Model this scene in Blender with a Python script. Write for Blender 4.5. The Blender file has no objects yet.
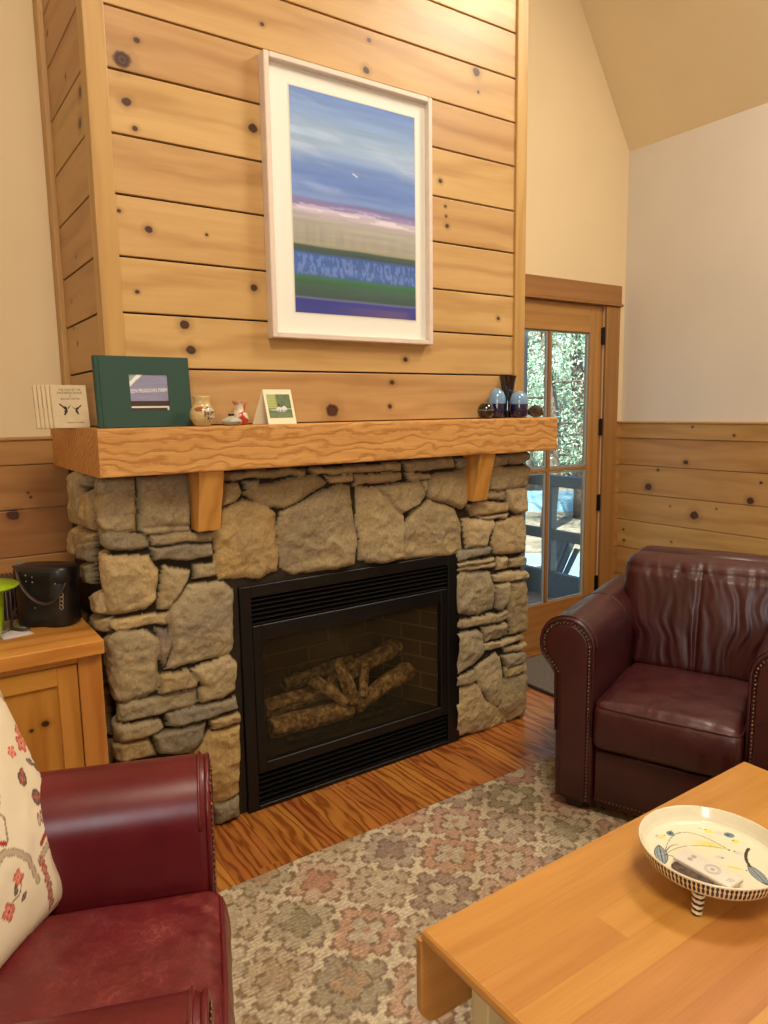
import bpy, bmesh, math, random
import numpy as np
from mathutils import Vector, Matrix, Euler

C = bpy.context.scene.collection
random.seed(7)
RNG = np.random.default_rng(11)

# ------------------------------------------------------------------ helpers
def lin(c):
    return tuple(((v / 12.92) if v <= 0.04045 else ((v + 0.055) / 1.055) ** 2.4) for v in c)

def S(r, g, b):
    """8-bit sRGB -> linear rgba"""
    return lin((r / 255., g / 255., b / 255.)) + (1.0,)

def S3(r, g, b):
    return np.array(lin((r / 255., g / 255., b / 255.)))

class MB:
    """collects shapes into one bmesh; faces carry a 'rnd' float"""
    def __init__(self):
        self.bm = bmesh.new()
        self.rl = self.bm.faces.layers.float.new('rnd')

    def _tag(self, faces, rnd, mi=0):
        for f in faces:
            f[self.rl] = rnd
            f.material_index = mi

    def hexa(self, pts, bev=0.0, seg=2, rnd=None, mi=0):
        """box from 8 corners (bottom 4 ccw, top 4 ccw)"""
        if rnd is None:
            rnd = random.random()
        bm = bmesh.new()
        v = [bm.verts.new(p) for p in pts]
        for q in ((3, 2, 1, 0), (4, 5, 6, 7), (0, 1, 5, 4), (1, 2, 6, 5), (2, 3, 7, 6), (3, 0, 4, 7)):
            bm.faces.new([v[i] for i in q])
        if bev > 0:
            bmesh.ops.bevel(bm, geom=bm.edges[:], offset=bev, segments=seg, affect='EDGES', profile=0.5)
        self.merge(bm, rnd, mi)

    def box(self, x0, x1, y0, y1, z0, z1, bev=0.0, seg=2, rnd=None, mi=0):
        self.hexa([(x0, y0, z0), (x1, y0, z0), (x1, y1, z0), (x0, y1, z0),
                   (x0, y0, z1), (x1, y0, z1), (x1, y1, z1), (x0, y1, z1)], bev, seg, rnd, mi)

    def merge(self, bm, rnd=0.5, mi=0):
        bm.verts.index_update()
        vs = [self.bm.verts.new(v.co) for v in bm.verts]
        for f in bm.faces:
            try:
                nf = self.bm.faces.new([vs[v.index] for v in f.verts])
                nf[self.rl] = rnd
                nf.material_index = mi
            except ValueError:
                pass
        bm.free()

    def grid(self, P, closed_u=False, closed_v=False, rnd=0.5, mi=0, flip=False):
        """P[i][j] -> quad grid"""
        nu, nv = len(P), len(P[0])
        V = [[self.bm.verts.new(tuple(p)) for p in row] for row in P]
        for i in range(nu if closed_u else nu - 1):
            for j in range(nv if closed_v else nv - 1):
                a, b, c, d = V[i][j], V[(i + 1) % nu][j], V[(i + 1) % nu][(j + 1) % nv], V[i][(j + 1) % nv]
                try:
                    f = self.bm.faces.new((d, c, b, a) if flip else (a, b, c, d))
                    f[self.rl] = rnd
                    f.material_index = mi
                except ValueError:
                    pass
        return V

    def cap(self, ring, flip=False, rnd=0.5, mi=0):
        f = self.bm.faces.new(ring[::-1] if flip else ring)
        f[self.rl] = rnd
        f.material_index = mi

    def lathe(self, prof, cx=0, cy=0, cz=0, n=32, rnd=0.5, mi=0, cap0=True, cap1=True):
        P = [[(cx + r * math.cos(2 * math.pi * k / n), cy + r * math.sin(2 * math.pi * k / n), cz + z) for k in range(n)]
             for r, z in prof]
        V = self.grid(P, closed_v=True, rnd=rnd, mi=mi, flip=True)
        if cap0: self.cap(V[0], flip=True, rnd=rnd, mi=mi)
        if cap1: self.cap(V[-1], flip=False, rnd=rnd, mi=mi)
        return V

    def tube(self, pts, rad, n=10, rnd=0.5, mi=0, flat=None):
        """tube along points; rad float or list; flat=(a,b) multiplies section axes"""
        pts = [Vector(p) for p in pts]
        R = rad if hasattr(rad, '__len__') else [rad] * len(pts)
        up = Vector((0, 0, 1))
        rows = []
        prev = None
        for i, p in enumerate(pts):
            t = (pts[min(i + 1, len(pts) - 1)] - pts[max(i - 1, 0)]).normalized()
            if prev is None:
                a = t.cross(up)
                if a.length < 1e-3: a = t.cross(Vector((1, 0, 0)))
            else:
                a = prev - t * prev.dot(t)
                if a.length < 1e-4: a = t.cross(up)
            a.normalize(); prev = a
            b = t.cross(a)
            fa, fb = flat if flat else (1, 1)
            rows.append([p + (a * math.cos(2 * math.pi * k / n) * fa + b * math.sin(2 * math.pi * k / n) * fb) * R[i] for k in range(n)])
        V = self.grid(rows, closed_v=True, rnd=rnd, mi=mi)
        self.cap(V[0], flip=False, rnd=rnd, mi=mi); self.cap(V[-1], flip=True, rnd=rnd, mi=mi)

    def prism(self, poly, fn0, fn1, bev=0.0, seg=2, rnd=0.5, mi=0, bevel_caps_only=True):
        """polygon (list of 2d) mapped by fn0 / fn1 to 3d, with side walls"""
        bm = bmesh.new()
        a = [bm.verts.new(fn0(p)) for p in poly]
        b = [bm.verts.new(fn1(p)) for p in poly]
        n = len(poly)
        fa = bm.faces.new(a[::-1]); fb = bm.faces.new(b)
        for i in range(n):
            bm.faces.new((a[i], a[(i + 1) % n], b[(i + 1) % n], b[i]))
        bmesh.ops.recalc_face_normals(bm, faces=bm.faces[:])
        if bev > 0:
            es = list(fa.edges) + list(fb.edges)
            bmesh.ops.bevel(bm, geom=es, offset=bev, segments=seg, affect='EDGES', profile=0.5)
        self.merge(bm, rnd, mi)

    def sphere(self, c, r, u=10, v=6, rnd=0.5, mi=0, sc=(1, 1, 1)):
        bm = bmesh.new()
        bmesh.ops.create_uvsphere(bm, u_segments=u, v_segments=v, radius=r)
        for w in bm.verts:
            w.co = Vector((w.co.x * sc[0] + c[0], w.co.y * sc[1] + c[1], w.co.z * sc[2] + c[2]))
        self.merge(bm, rnd, mi)

    def build(self, name, mats, parent=None, smooth=False, world=True, auto=None, normals=True):
        if normals:
            bmesh.ops.recalc_face_normals(self.bm, faces=self.bm.faces[:])
        me = bpy.data.meshes.new(name)
        self.bm.to_mesh(me); self.bm.free()
        for m in (mats if isinstance(mats, (list, tuple)) else [mats]):
            me.materials.append(m)
        return link(name, me, parent, smooth, world, auto)

def link(name, me, parent=None, smooth=False, world=True, auto=None):
    if parent is not None and world:
        me.transform(mw(parent).inverted())
    if smooth:
        me.polygons.foreach_set('use_smooth', [True] * len(me.polygons))
        if auto:
            me.set_sharp_from_angle(angle=math.radians(auto))
    o = bpy.data.objects.new(name, me)
    C.objects.link(o)
    if parent is not None:
        o.parent = parent
    return o

def mw(o):
    m = Matrix.LocRotScale(o.location, o.rotation_euler, o.scale)
    return (mw(o.parent) @ m) if o.parent else m

def tag(o, label, cat, group=None):
    o['label'] = label; o['category'] = cat
    if group: o['group'] = group
    return o

def thing(name, label, cat, loc=(0, 0, 0), rz=0.0, group=None):
    o = bpy.data.objects.new(name, None)
    o.empty_display_size = 0.05
    C.objects.link(o)
    o.location = loc; o.rotation_euler = (0, 0, rz)
    return tag(o, label, cat, group)

def struct(o):
    o['kind'] = 'structure'
    return o

def mesh_np(name, co, faces, mats, col=None, parent=None, smooth=True, world=True, colname='Col', auto=None):
    """mesh from numpy vertices / quads with an optional per-vertex linear colour"""
    me = bpy.data.meshes.new(name)
    me.from_pydata(np.asarray(co, float).tolist(), [], np.asarray(faces).tolist() if not isinstance(faces, list) else faces)
    for m in (mats if isinstance(mats, (list, tuple)) else [mats]):
        me.materials.append(m)
    if col is not None:
        a = me.color_attributes.new(colname, 'FLOAT_COLOR', 'POINT')
        c4 = np.ones((len(me.vertices), 4), np.float32); c4[:, :3] = col
        a.data.foreach_set('color', c4.ravel())
    me.update()
    return link(name, me, parent, smooth, world, auto)

def grid_faces(nu, nv, closed_v=False):
    i = np.arange(nu - 1)[:, None]
    j = np.arange(nv if closed_v else nv - 1)[None, :]
    jn = (j + 1) % nv
    return np.stack([i * nv + j, (i + 1) * nv + j, (i + 1) * nv + jn, i * nv + jn], -1).reshape(-1, 4)

def smooth01(x):
    x = np.clip(x, 0, 1)
    return x * x * (3 - 2 * x)

_TAB = np.random.default_rng(5).random((256, 256))
def vnoise(x, y, s=0):
    """value noise in [0,1]"""
    x = np.asarray(x, float) + s * 17.31; y = np.asarray(y, float) + s * 9.17
    xi = np.floor(x).astype(int); yi = np.floor(y).astype(int)
    fx = x - xi; fy = y - yi
    fx = fx * fx * (3 - 2 * fx); fy = fy * fy * (3 - 2 * fy)
    g = lambda a, b: _TAB[a % 256, b % 256]
    return (g(xi, yi) * (1 - fx) + g(xi + 1, yi) * fx) * (1 - fy) + (g(xi, yi + 1) * (1 - fx) + g(xi + 1, yi + 1) * fx) * fy

def fbm(x, y, s=0, o=4, gain=0.5):
    t = 0; a = 1; n = 0
    for k in range(o):
        t = t + a * vnoise(x * 2 ** k, y * 2 ** k, s + k * 3); n += a; a *= gain
    return t / n

def seg_dist(px, py, poly):
    """signed distance to polygon, positive inside"""
    d = np.full(px.shape, 1e9); ins = np.zeros(px.shape, bool)
    n = len(poly)
    for i in range(n):
        x0, y0 = poly[i]; x1, y1 = poly[(i + 1) % n]
        dx, dy = x1 - x0, y1 - y0
        L = dx * dx + dy * dy + 1e-12
        t = np.clip(((px - x0) * dx + (py - y0) * dy) / L, 0, 1)
        d = np.minimum(d, np.hypot(px - x0 - t * dx, py - y0 - t * dy))
        if abs(dy) > 1e-12:
            c = ((y0 > py) != (y1 > py)) & (px < (x1 - x0) * (py - y0) / (y1 - y0) + x0)
            ins ^= c
    return np.where(ins, d, -d)

# ------------------------------------------------------------------ materials
def newmat(name):
    m = bpy.data.materials.new(name); m.use_nodes = True
    nt = m.node_tree
    b = nt.nodes['Principled BSDF']
    return m, nt, b

def N(nt, t, **kw):
    n = nt.nodes.new(t)
    for k, v in kw.items():
        if k.startswith('i_'):
            n.inputs[int(k[2:]) if k[2:].isdigit() else k[2:].replace('_', ' ')].default_value = v
        else:
            setattr(n, k, v)
    return n

def L(nt, a, b):
    nt.links.new(a, b)

def math_(nt, op, a, b=None, c=None, clamp=False):
    n = nt.nodes.new('ShaderNodeMath'); n.operation = op; n.use_clamp = clamp
    for i, v in enumerate((a, b, c)):
        if v is None: continue
        if hasattr(v, 'is_linked'): L(nt, v, n.inputs[i])
        else: n.inputs[i].default_value = v
    return n.outputs[0]

def ramp(nt, fac, stops):
    r = nt.nodes.new('ShaderNodeValToRGB')
    e = r.color_ramp.elements
    while len(e) < len(stops): e.new(0.5)
    for i, (p, c) in enumerate(stops):
        e[i].position = p; e[i].color = c
    L(nt, fac, r.inputs[0])
    return r.outputs[0]

def mixc(nt, fac, a, b, mode='MIX'):
    n = nt.nodes.new('ShaderNodeMix'); n.data_type = 'RGBA'; n.blend_type = mode
    for sock, v in ((n.inputs[0], fac), (n.inputs[6], a), (n.inputs[7], b)):
        if hasattr(v, 'is_linked'): L(nt, v, sock)
        else: sock.default_value = v
    return n.outputs[2]

def setp(b, **kw):
    for k, v in kw.items():
        b.inputs[k.replace('_', ' ')].default_value = v

def plain(name, col, rough=0.5, metal=0.0, noise=0.0, nscale=30, bump=0.0, coat=0.0, spec=0.5):
    m, nt, b = newmat(name)
    setp(b, Roughness=rough, Metallic=metal)
    b.inputs['Coat Weight'].default_value = coat
    b.inputs['Specular IOR Level'].default_value = spec
    tc = N(nt, 'ShaderNodeTexCoord')
    n = N(nt, 'ShaderNodeTexNoise', i_Scale=nscale, i_Detail=5.0)
    L(nt, tc.outputs['Object'], n.inputs['Vector'])
    lo = tuple(c * (1 - noise) for c in col[:3]) + (1,); hi = tuple(min(1, c * (1 + noise)) for c in col[:3]) + (1,)
    L(nt, ramp(nt, n.outputs[0], [(0.3, lo), (0.7, hi)]), b.inputs['Base Color'])
    if bump:
        bp = N(nt, 'ShaderNodeBump', i_Strength=bump, i_Distance=0.002)
        L(nt, n.outputs[0], bp.inputs['Height']); L(nt, bp.outputs[0], b.inputs['Normal'])
    return m

def attr_mat(name, rough=0.5, coat=0.0, noise=0.0, nscale=200, bump=0.0, spec=0.5, var=0.0):
    m, nt, b = newmat(name)
    setp(b, Roughness=rough)
    b.inputs['Coat Weight'].default_value = coat
    b.inputs['Specular IOR Level'].default_value = spec
    a = N(nt, 'ShaderNodeAttribute', attribute_name='Col')
    tc = N(nt, 'ShaderNodeTexCoord')
    n = N(nt, 'ShaderNodeTexNoise', i_Scale=nscale, i_Detail=6.0, i_Roughness=0.65)
    L(nt, tc.outputs['Object'], n.inputs['Vector'])
    v = ramp(nt, n.outputs[0], [(0.3, (1 - noise,) * 3 + (1,)), (0.7, (1 + noise * .3,) * 3 + (1,))])
    L(nt, mixc(nt, 1.0, a.outputs['Color'], v, 'MULTIPLY'), b.inputs['Base Color'])
    if bump:
        bp = N(nt, 'ShaderNodeBump', i_Strength=bump, i_Distance=0.004)
        L(nt, n.outputs[0], bp.inputs['Height']); L(nt, bp.outputs[0], b.inputs['Normal'])
    return m

def wood(name, c1, c2, along='X', freq=1.0, wave=0.5, wscale=9.0, wdist=7.0, rough=0.45, knots=(), plane='XZ',
         coat=0.0, var=0.12, streak=0.3, bump=0.15, cathedral=0.0, ncross=7.0, knotcol=S(52, 28, 14), bd=0.0015):
    """plank wood: fine streaks along one axis + distorted growth rings; optional knots at world (u,v,r)"""
    m, nt, b = newmat(name)
    b.inputs['Coat Weight'].default_value = coat
    b.inputs['Coat Roughness'].default_value = 0.25
    tc = N(nt, 'ShaderNodeTexCoord')
    at = N(nt, 'ShaderNodeAttribute', attribute_name='rnd')
    off = N(nt, 'ShaderNodeVectorMath', operation='SCALE')
    off.inputs[0].default_value = (31.7, 17.3, 23.9)
    L(nt, at.outputs['Fac'], off.inputs['Scale'])
    P = N(nt, 'ShaderNodeVectorMath', operation='ADD')
    L(nt, tc.outputs['Object'], P.inputs[0]); L(nt, off.outputs[0], P.inputs[1])
    ax = 'XYZ'.index(along)
    def mapped(al, cr):
        mp = N(nt, 'ShaderNodeMapping')
        s = [cr * freq] * 3; s[ax] = al * freq
        mp.inputs['Scale'].default_value = s
        L(nt, P.outputs[0], mp.inputs['Vector'])
        return mp.outputs[0]
    n1 = N(nt, 'ShaderNodeTexNoise', i_Scale=1.0, i_Detail=5.0, i_Roughness=0.6, i_Distortion=0.4)
    L(nt, mapped(1.1, 16), n1.inputs['Vector'])
    n2 = N(nt, 'ShaderNodeTexNoise', i_Scale=1.0, i_Detail=3.0, i_Roughness=0.7)
    L(nt, mapped(5, 260), n2.inputs['Vector'])
    n3 = N(nt, 'ShaderNodeTexNoise', i_Scale=1.0, i_Detail=3.0, i_Roughness=0.5)
    L(nt, mapped(cathedral if cathedral else 1.3, ncross), n3.inputs['Vector'])
    # growth rings: sine of a smooth field
    sep = N(nt, 'ShaderNodeSeparateXYZ'); L(nt, P.outputs[0], sep.inputs[0])
    cr = [sep.outputs[i] for i in range(3) if i != ax]
    ssum = math_(nt, 'ADD', cr[0], cr[1])
    ph = math_(nt, 'ADD', math_(nt, 'MULTIPLY', ssum, wscale * freq * 6.28), math_(nt, 'MULTIPLY', n3.outputs[0], wdist * 6.28))
    ring = math_(nt, 'SINE', ph)
    ring = math_(nt, 'SUBTRACT', 1.0, math_(nt, 'POWER', math_(nt, 'MULTIPLY_ADD', ring, 0.5, 0.5), 2.6))
    fac = math_(nt, 'ADD', math_(nt, 'MULTIPLY', n1.outputs[0], 1 - wave * .5 - streak * .5),
                math_(nt, 'ADD', math_(nt, 'MULTIPLY', ring, wave * .75), math_(nt, 'MULTIPLY', n2.outputs[0], streak)))
    fac = math_(nt, 'SUBTRACT', fac, 0.1 + wave * .27)
    col = ramp(nt, fac, [(0.18, c1), (0.78, c2)])
    # board to board variation
    v = math_(nt, 'MULTIPLY_ADD', at.outputs['Fac'], 2 * var, 1 - var)
    hsv = N(nt, 'ShaderNodeHueSaturation')
    L(nt, v, hsv.inputs['Value']); L(nt, col, hsv.inputs['Color'])
    L(nt, math_(nt, 'MULTIPLY_ADD', at.outputs['Fac'], 0.016, 0.492), hsv.inputs['Hue'])
    col = hsv.outputs[0]
    if knots:
        sp = N(nt, 'ShaderNodeSeparateXYZ'); L(nt, tc.outputs['Object'], sp.inputs[0])
        U, V = sp.outputs['XYZ'.index(plane[0])], sp.outputs['XYZ'.index(plane[1])]
        # wobble
        wn = N(nt, 'ShaderNodeTexNoise', i_Scale=40.0, i_Detail=2.0)
        L(nt, tc.outputs['Object'], wn.inputs['Vector'])
        wob = math_(nt, 'MULTIPLY_ADD', wn.outputs[0], 0.7, 0.65)
        core = None; halo = None
        for (ku, kv, kr) in knots:
            du = math_(nt, 'MULTIPLY', math_(nt, 'SUBTRACT', U, ku), 0.85 / kr)
            dv = math_(nt, 'MULTIPLY', math_(nt, 'SUBTRACT', V, kv), 1.0 / kr)
            d = math_(nt, 'SQRT', math_(nt, 'ADD', math_(nt, 'MULTIPLY', du, du), math_(nt, 'MULTIPLY', dv, dv)))
            core = d if core is None else math_(nt, 'MINIMUM', core, d)
        d = math_(nt, 'MULTIPLY', core, wob)
        mr = N(nt, 'ShaderNodeMapRange', interpolation_type='SMOOTHSTEP')
        L(nt, d, mr.inputs[0]); mr.inputs[1].default_value = 0.75; mr.inputs[2].default_value = 1.1
        mr.inputs[3].default_value = 1.0; mr.inputs[4].default_value = 0.0
        mh = N(nt, 'ShaderNodeMapRange', interpolation_type='SMOOTHSTEP')
        L(nt, d, mh.inputs[0]); mh.inputs[1].default_value = 0.9; mh.inputs[2].default_value = 2.6
        mh.inputs[3].default_value = 0.38; mh.inputs[4].default_value = 0.0
        col = mixc(nt, mh.outputs[0], col, tuple(c * 0.45 for c in c1[:3]) + (1,))
        kc = ramp(nt, math_(nt, 'FRACT', math_(nt, 'MULTIPLY', d, 2.2)), [(0.2, knotcol), (0.8, tuple(min(1, c * 2.6) for c in knotcol[:3]) + (1,))])
        col = mixc(nt, mr.outputs[0], col, kc)
    L(nt, col, b.inputs['Base Color'])
    L(nt, math_(nt, 'MULTIPLY_ADD', n1.outputs[0], 0.2, rough - 0.1), b.inputs['Roughness'])
    bp = N(nt, 'ShaderNodeBump', i_Strength=bump, i_Distance=bd)
    L(nt, math_(nt, 'ADD', math_(nt, 'MULTIPLY', n2.outputs[0], .4), math_(nt, 'MULTIPLY', ring, wave)), bp.inputs['Height'])
    L(nt, bp.outputs[0], b.inputs['Normal'])
    return m

def leather(name, c1, c2, worn, wornamt=0.3, rough=0.33):
    m, nt, b = newmat(name)
    tc = N(nt, 'ShaderNodeTexCoord')
    n = N(nt, 'ShaderNodeTexNoise', i_Scale=6.0, i_Detail=6.0, i_Roughness=0.6)
    L(nt, tc.outputs['Object'], n.inputs['Vector'])
    col = ramp(nt, n.outputs[0], [(0.3, c1), (0.7, c2)])
    # fine scratches / worn grain
    v = N(nt, 'ShaderNodeTexVoronoi', feature='DISTANCE_TO_EDGE', i_Scale=55.0)
    wp = N(nt, 'ShaderNodeTexNoise', i_Scale=9.0, i_Detail=4.0)
    L(nt, tc.outputs['Object'], wp.inputs['Vector'])
    add = N(nt, 'ShaderNodeVectorMath', operation='MULTIPLY_ADD')
    L(nt, wp.outputs['Color'], add.inputs[0]); add.inputs[1].default_value = (.25, .25, .25)
    L(nt, tc.outputs['Object'], add.inputs[2]); L(nt, add.outputs[0], v.inputs['Vector'])
    crack = N(nt, 'ShaderNodeMapRange'); L(nt, v.outputs['Distance'], crack.inputs[0])
    crack.inputs[1].default_value = 0.0; crack.inputs[2].default_value = 0.08; crack.inputs[3].default_value = 1.0; crack.inputs[4].default_value = 0.0
    wa = N(nt, 'ShaderNodeAttribute', attribute_name='worn')
    msk = N(nt, 'ShaderNodeTexNoise', i_Scale=14.0, i_Detail=5.0, i_Roughness=0.7)
    L(nt, tc.outputs['Object'], msk.inputs['Vector'])
    mm = math_(nt, 'SUBTRACT', math_(nt, 'MULTIPLY', msk.outputs[0], 2.2), 0.85, clamp=True)
    amt = math_(nt, 'MULTIPLY', math_(nt, 'MULTIPLY', math_(nt, 'MULTIPLY_ADD', crack.outputs[0], 0.8, 0.35), mm), math_(nt, 'MULTIPLY', wa.outputs['Fac'], wornamt), clamp=True)
    L(nt, mixc(nt, amt, col, worn), b.inputs['Base Color'])
    L(nt, math_(nt, 'MULTIPLY_ADD', n.outputs[0], 0.24, rough - 0.1), b.inputs['Roughness'])
    g = N(nt, 'ShaderNodeTexVoronoi', feature='DISTANCE_TO_EDGE', i_Scale=300.0); L(nt, tc.outputs['Object'], g.inputs['Vector'])
    bp = N(nt, 'ShaderNodeBump', i_Strength=0.12, i_Distance=0.0012)
    L(nt, math_(nt, 'ADD', math_(nt, 'MULTIPLY', g.outputs['Distance'], .6), math_(nt, 'MULTIPLY', crack.outputs[0], -.5)), bp.inputs['Height'])
    bp2 = N(nt, 'ShaderNodeBump', i_Strength=0.16, i_Distance=0.01)
    L(nt, n.outputs[0], bp2.inputs['Height']); L(nt, bp2.outputs[0], bp.inputs['Normal'])
    L(nt, bp.outputs[0], b.inputs['Normal'])
    b.inputs['Coat Weight'].default_value = 0.25; b.inputs['Coat Roughness'].default_value = 0.3
    return m

def pane_mat(name, tint=(1, 1, 1, 1), haze=0.0, hazecol=(0.3, 0.28, 0.2, 1), refl=1.0):
    """thin pane: see-through, fresnel reflection, optional dusty film"""
    m = bpy.data.materials.new(name); m.use_nodes = True
    nt = m.node_tree; nt.nodes.clear()
    out = N(nt, 'ShaderNodeOutputMaterial')
    tr = N(nt, 'ShaderNodeBsdfTransparent'); tr.inputs[0].default_value = tint
    gl = N(nt, 'ShaderNodeBsdfGlossy'); gl.inputs['Roughness'].default_value = 0.02
    fr = N(nt, 'ShaderNodeFresnel'); fr.inputs[0].default_value = 1.45
    mx = N(nt, 'ShaderNodeMixShader')
    geo = N(nt, 'ShaderNodeNewGeometry')
    ff = math_(nt, 'MULTIPLY', fr.outputs[0], math_(nt, 'SUBTRACT', 1.0, geo.outputs['Backfacing']))
    L(nt, math_(nt, 'MULTIPLY', ff, refl), mx.inputs[0]); L(nt, tr.outputs[0], mx.inputs[1]); L(nt, gl.outputs[0], mx.inputs[2])
    last = mx.outputs[0]
    if haze:
        df = N(nt, 'ShaderNodeBsdfDiffuse'); df.inputs[0].default_value = hazecol
        tc = N(nt, 'ShaderNodeTexCoord')
        nz = N(nt, 'ShaderNodeTexNoise', i_Scale=4.0, i_Detail=4.0); L(nt, tc.outputs['Object'], nz.inputs['Vector'])
        f = math_(nt, 'MULTIPLY', nz.outputs[0], haze * 2, clamp=True)
        m2 = N(nt, 'ShaderNodeMixShader'); L(nt, f, m2.inputs[0]); L(nt, last, m2.inputs[1]); L(nt, df.outputs[0], m2.inputs[2])
        last = m2.outputs[0]
    L(nt, last, out.inputs[0])
    return m

# ------------------------------------------------------------------ traced layout data (metres)
KN_FRONT = [(0.69, 2.562, 0.0246), (0.736, 2.628, 0.009), (0.694, 2.443, 0.0136), (0.716, 2.371, 0.008), (1.113, 2.449, 0.015), (0.74, 2.075, 0.0119), (0.651, 2.119, 0.007), (0.841, 1.786, 0.0151), (0.857, 1.705, 0.0153), (1.095, 1.924, 0.0118), (0.692, 1.88, 0.006), (0.931, 2.082, 0.005), (1.16, 2.785, 0.0073), (1.162, 2.111, 0.0066), (1.576, 2.739, 0.0124), (1.591, 2.845, 0.0082), (2.115, 2.858, 0.0167), (2.127, 2.784, 0.0061), (1.925, 2.406, 0.0092), (1.951, 2.313, 0.0062), (1.955, 2.275, 0.0062), (1.96, 2.237, 0.0094), (1.742, 1.697, 0.0111), (1.396, 1.499, 0.0241), (1.664, 1.511, 0.0095), (1.676, 1.606, 0.011), (2.248, 1.887, 0.0085)]
KN_RIGHT = [(2.766, 0.995, 0.0234), (2.479, 1.371, 0.0064), (2.223, 1.327, 0.0073), (2.515, 1.161, 0.0143), (2.446, 0.85, 0.0262), (2.113, 0.969, 0.0195), (2.059, 1.073, 0.0072), (2.59, 0.669, 0.0068), (2.284, 0.65, 0.0077), (2.608, 0.888, 0.0054), (2.308, 0.903, 0.0051), (2.941, 0.699, 0.0072), (2.935, 0.63, 0.0087), (2.702, 1.104, 0.0081)]
KN_LEFT = [(0.358, 1.13, 0.0205), (0.415, 1.208, 0.0043), (0.423, 1.191, 0.0043)]
KN_SIDE = [(2.649, 2.586, 0.0076), (2.471, 2.477, 0.0168), (2.875, 2.806, 0.0107), (2.502, 2.397, 0.0173), (2.685, 2.03, 0.0064), (2.803, 1.895, 0.0052), (2.758, 1.746, 0.0079), (2.802, 1.804, 0.007)]
KN_CAB = [(0.315, 0.564, 0.0102), (0.275, 0.552, 0.0054)]
SIDE = [[(2.801, 1.293), (2.613, 1.312), (2.59, 1.28), (2.631, 1.21), (2.615, 1.107), (2.816, 1.097), (2.819, 1.193)], [(2.605, 1.235), (2.47, 1.254), (2.499, 1.115), (2.63, 1.113)], [(2.592, 1.295), (2.455, 1.3), (2.458, 1.262), (2.583, 1.252)], [(2.864, 1.075), (2.76, 1.096), (2.519, 1.101), (2.527, 1.078), (2.744, 0.988), (2.861, 0.977)], [(2.739, 0.981), (2.69, 1.039), (2.519, 1.072), (2.543, 0.998)], [(2.641, 0.982), (2.545, 0.99), (2.561, 0.92), (2.63, 0.91)], [(2.577, 0.871), (2.468, 0.92), (2.391, 0.928), (2.399, 0.851), (2.46, 0.844)], [(2.576, 0.822), (2.389, 0.839), (2.402, 0.793), (2.51, 0.78)]]

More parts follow.
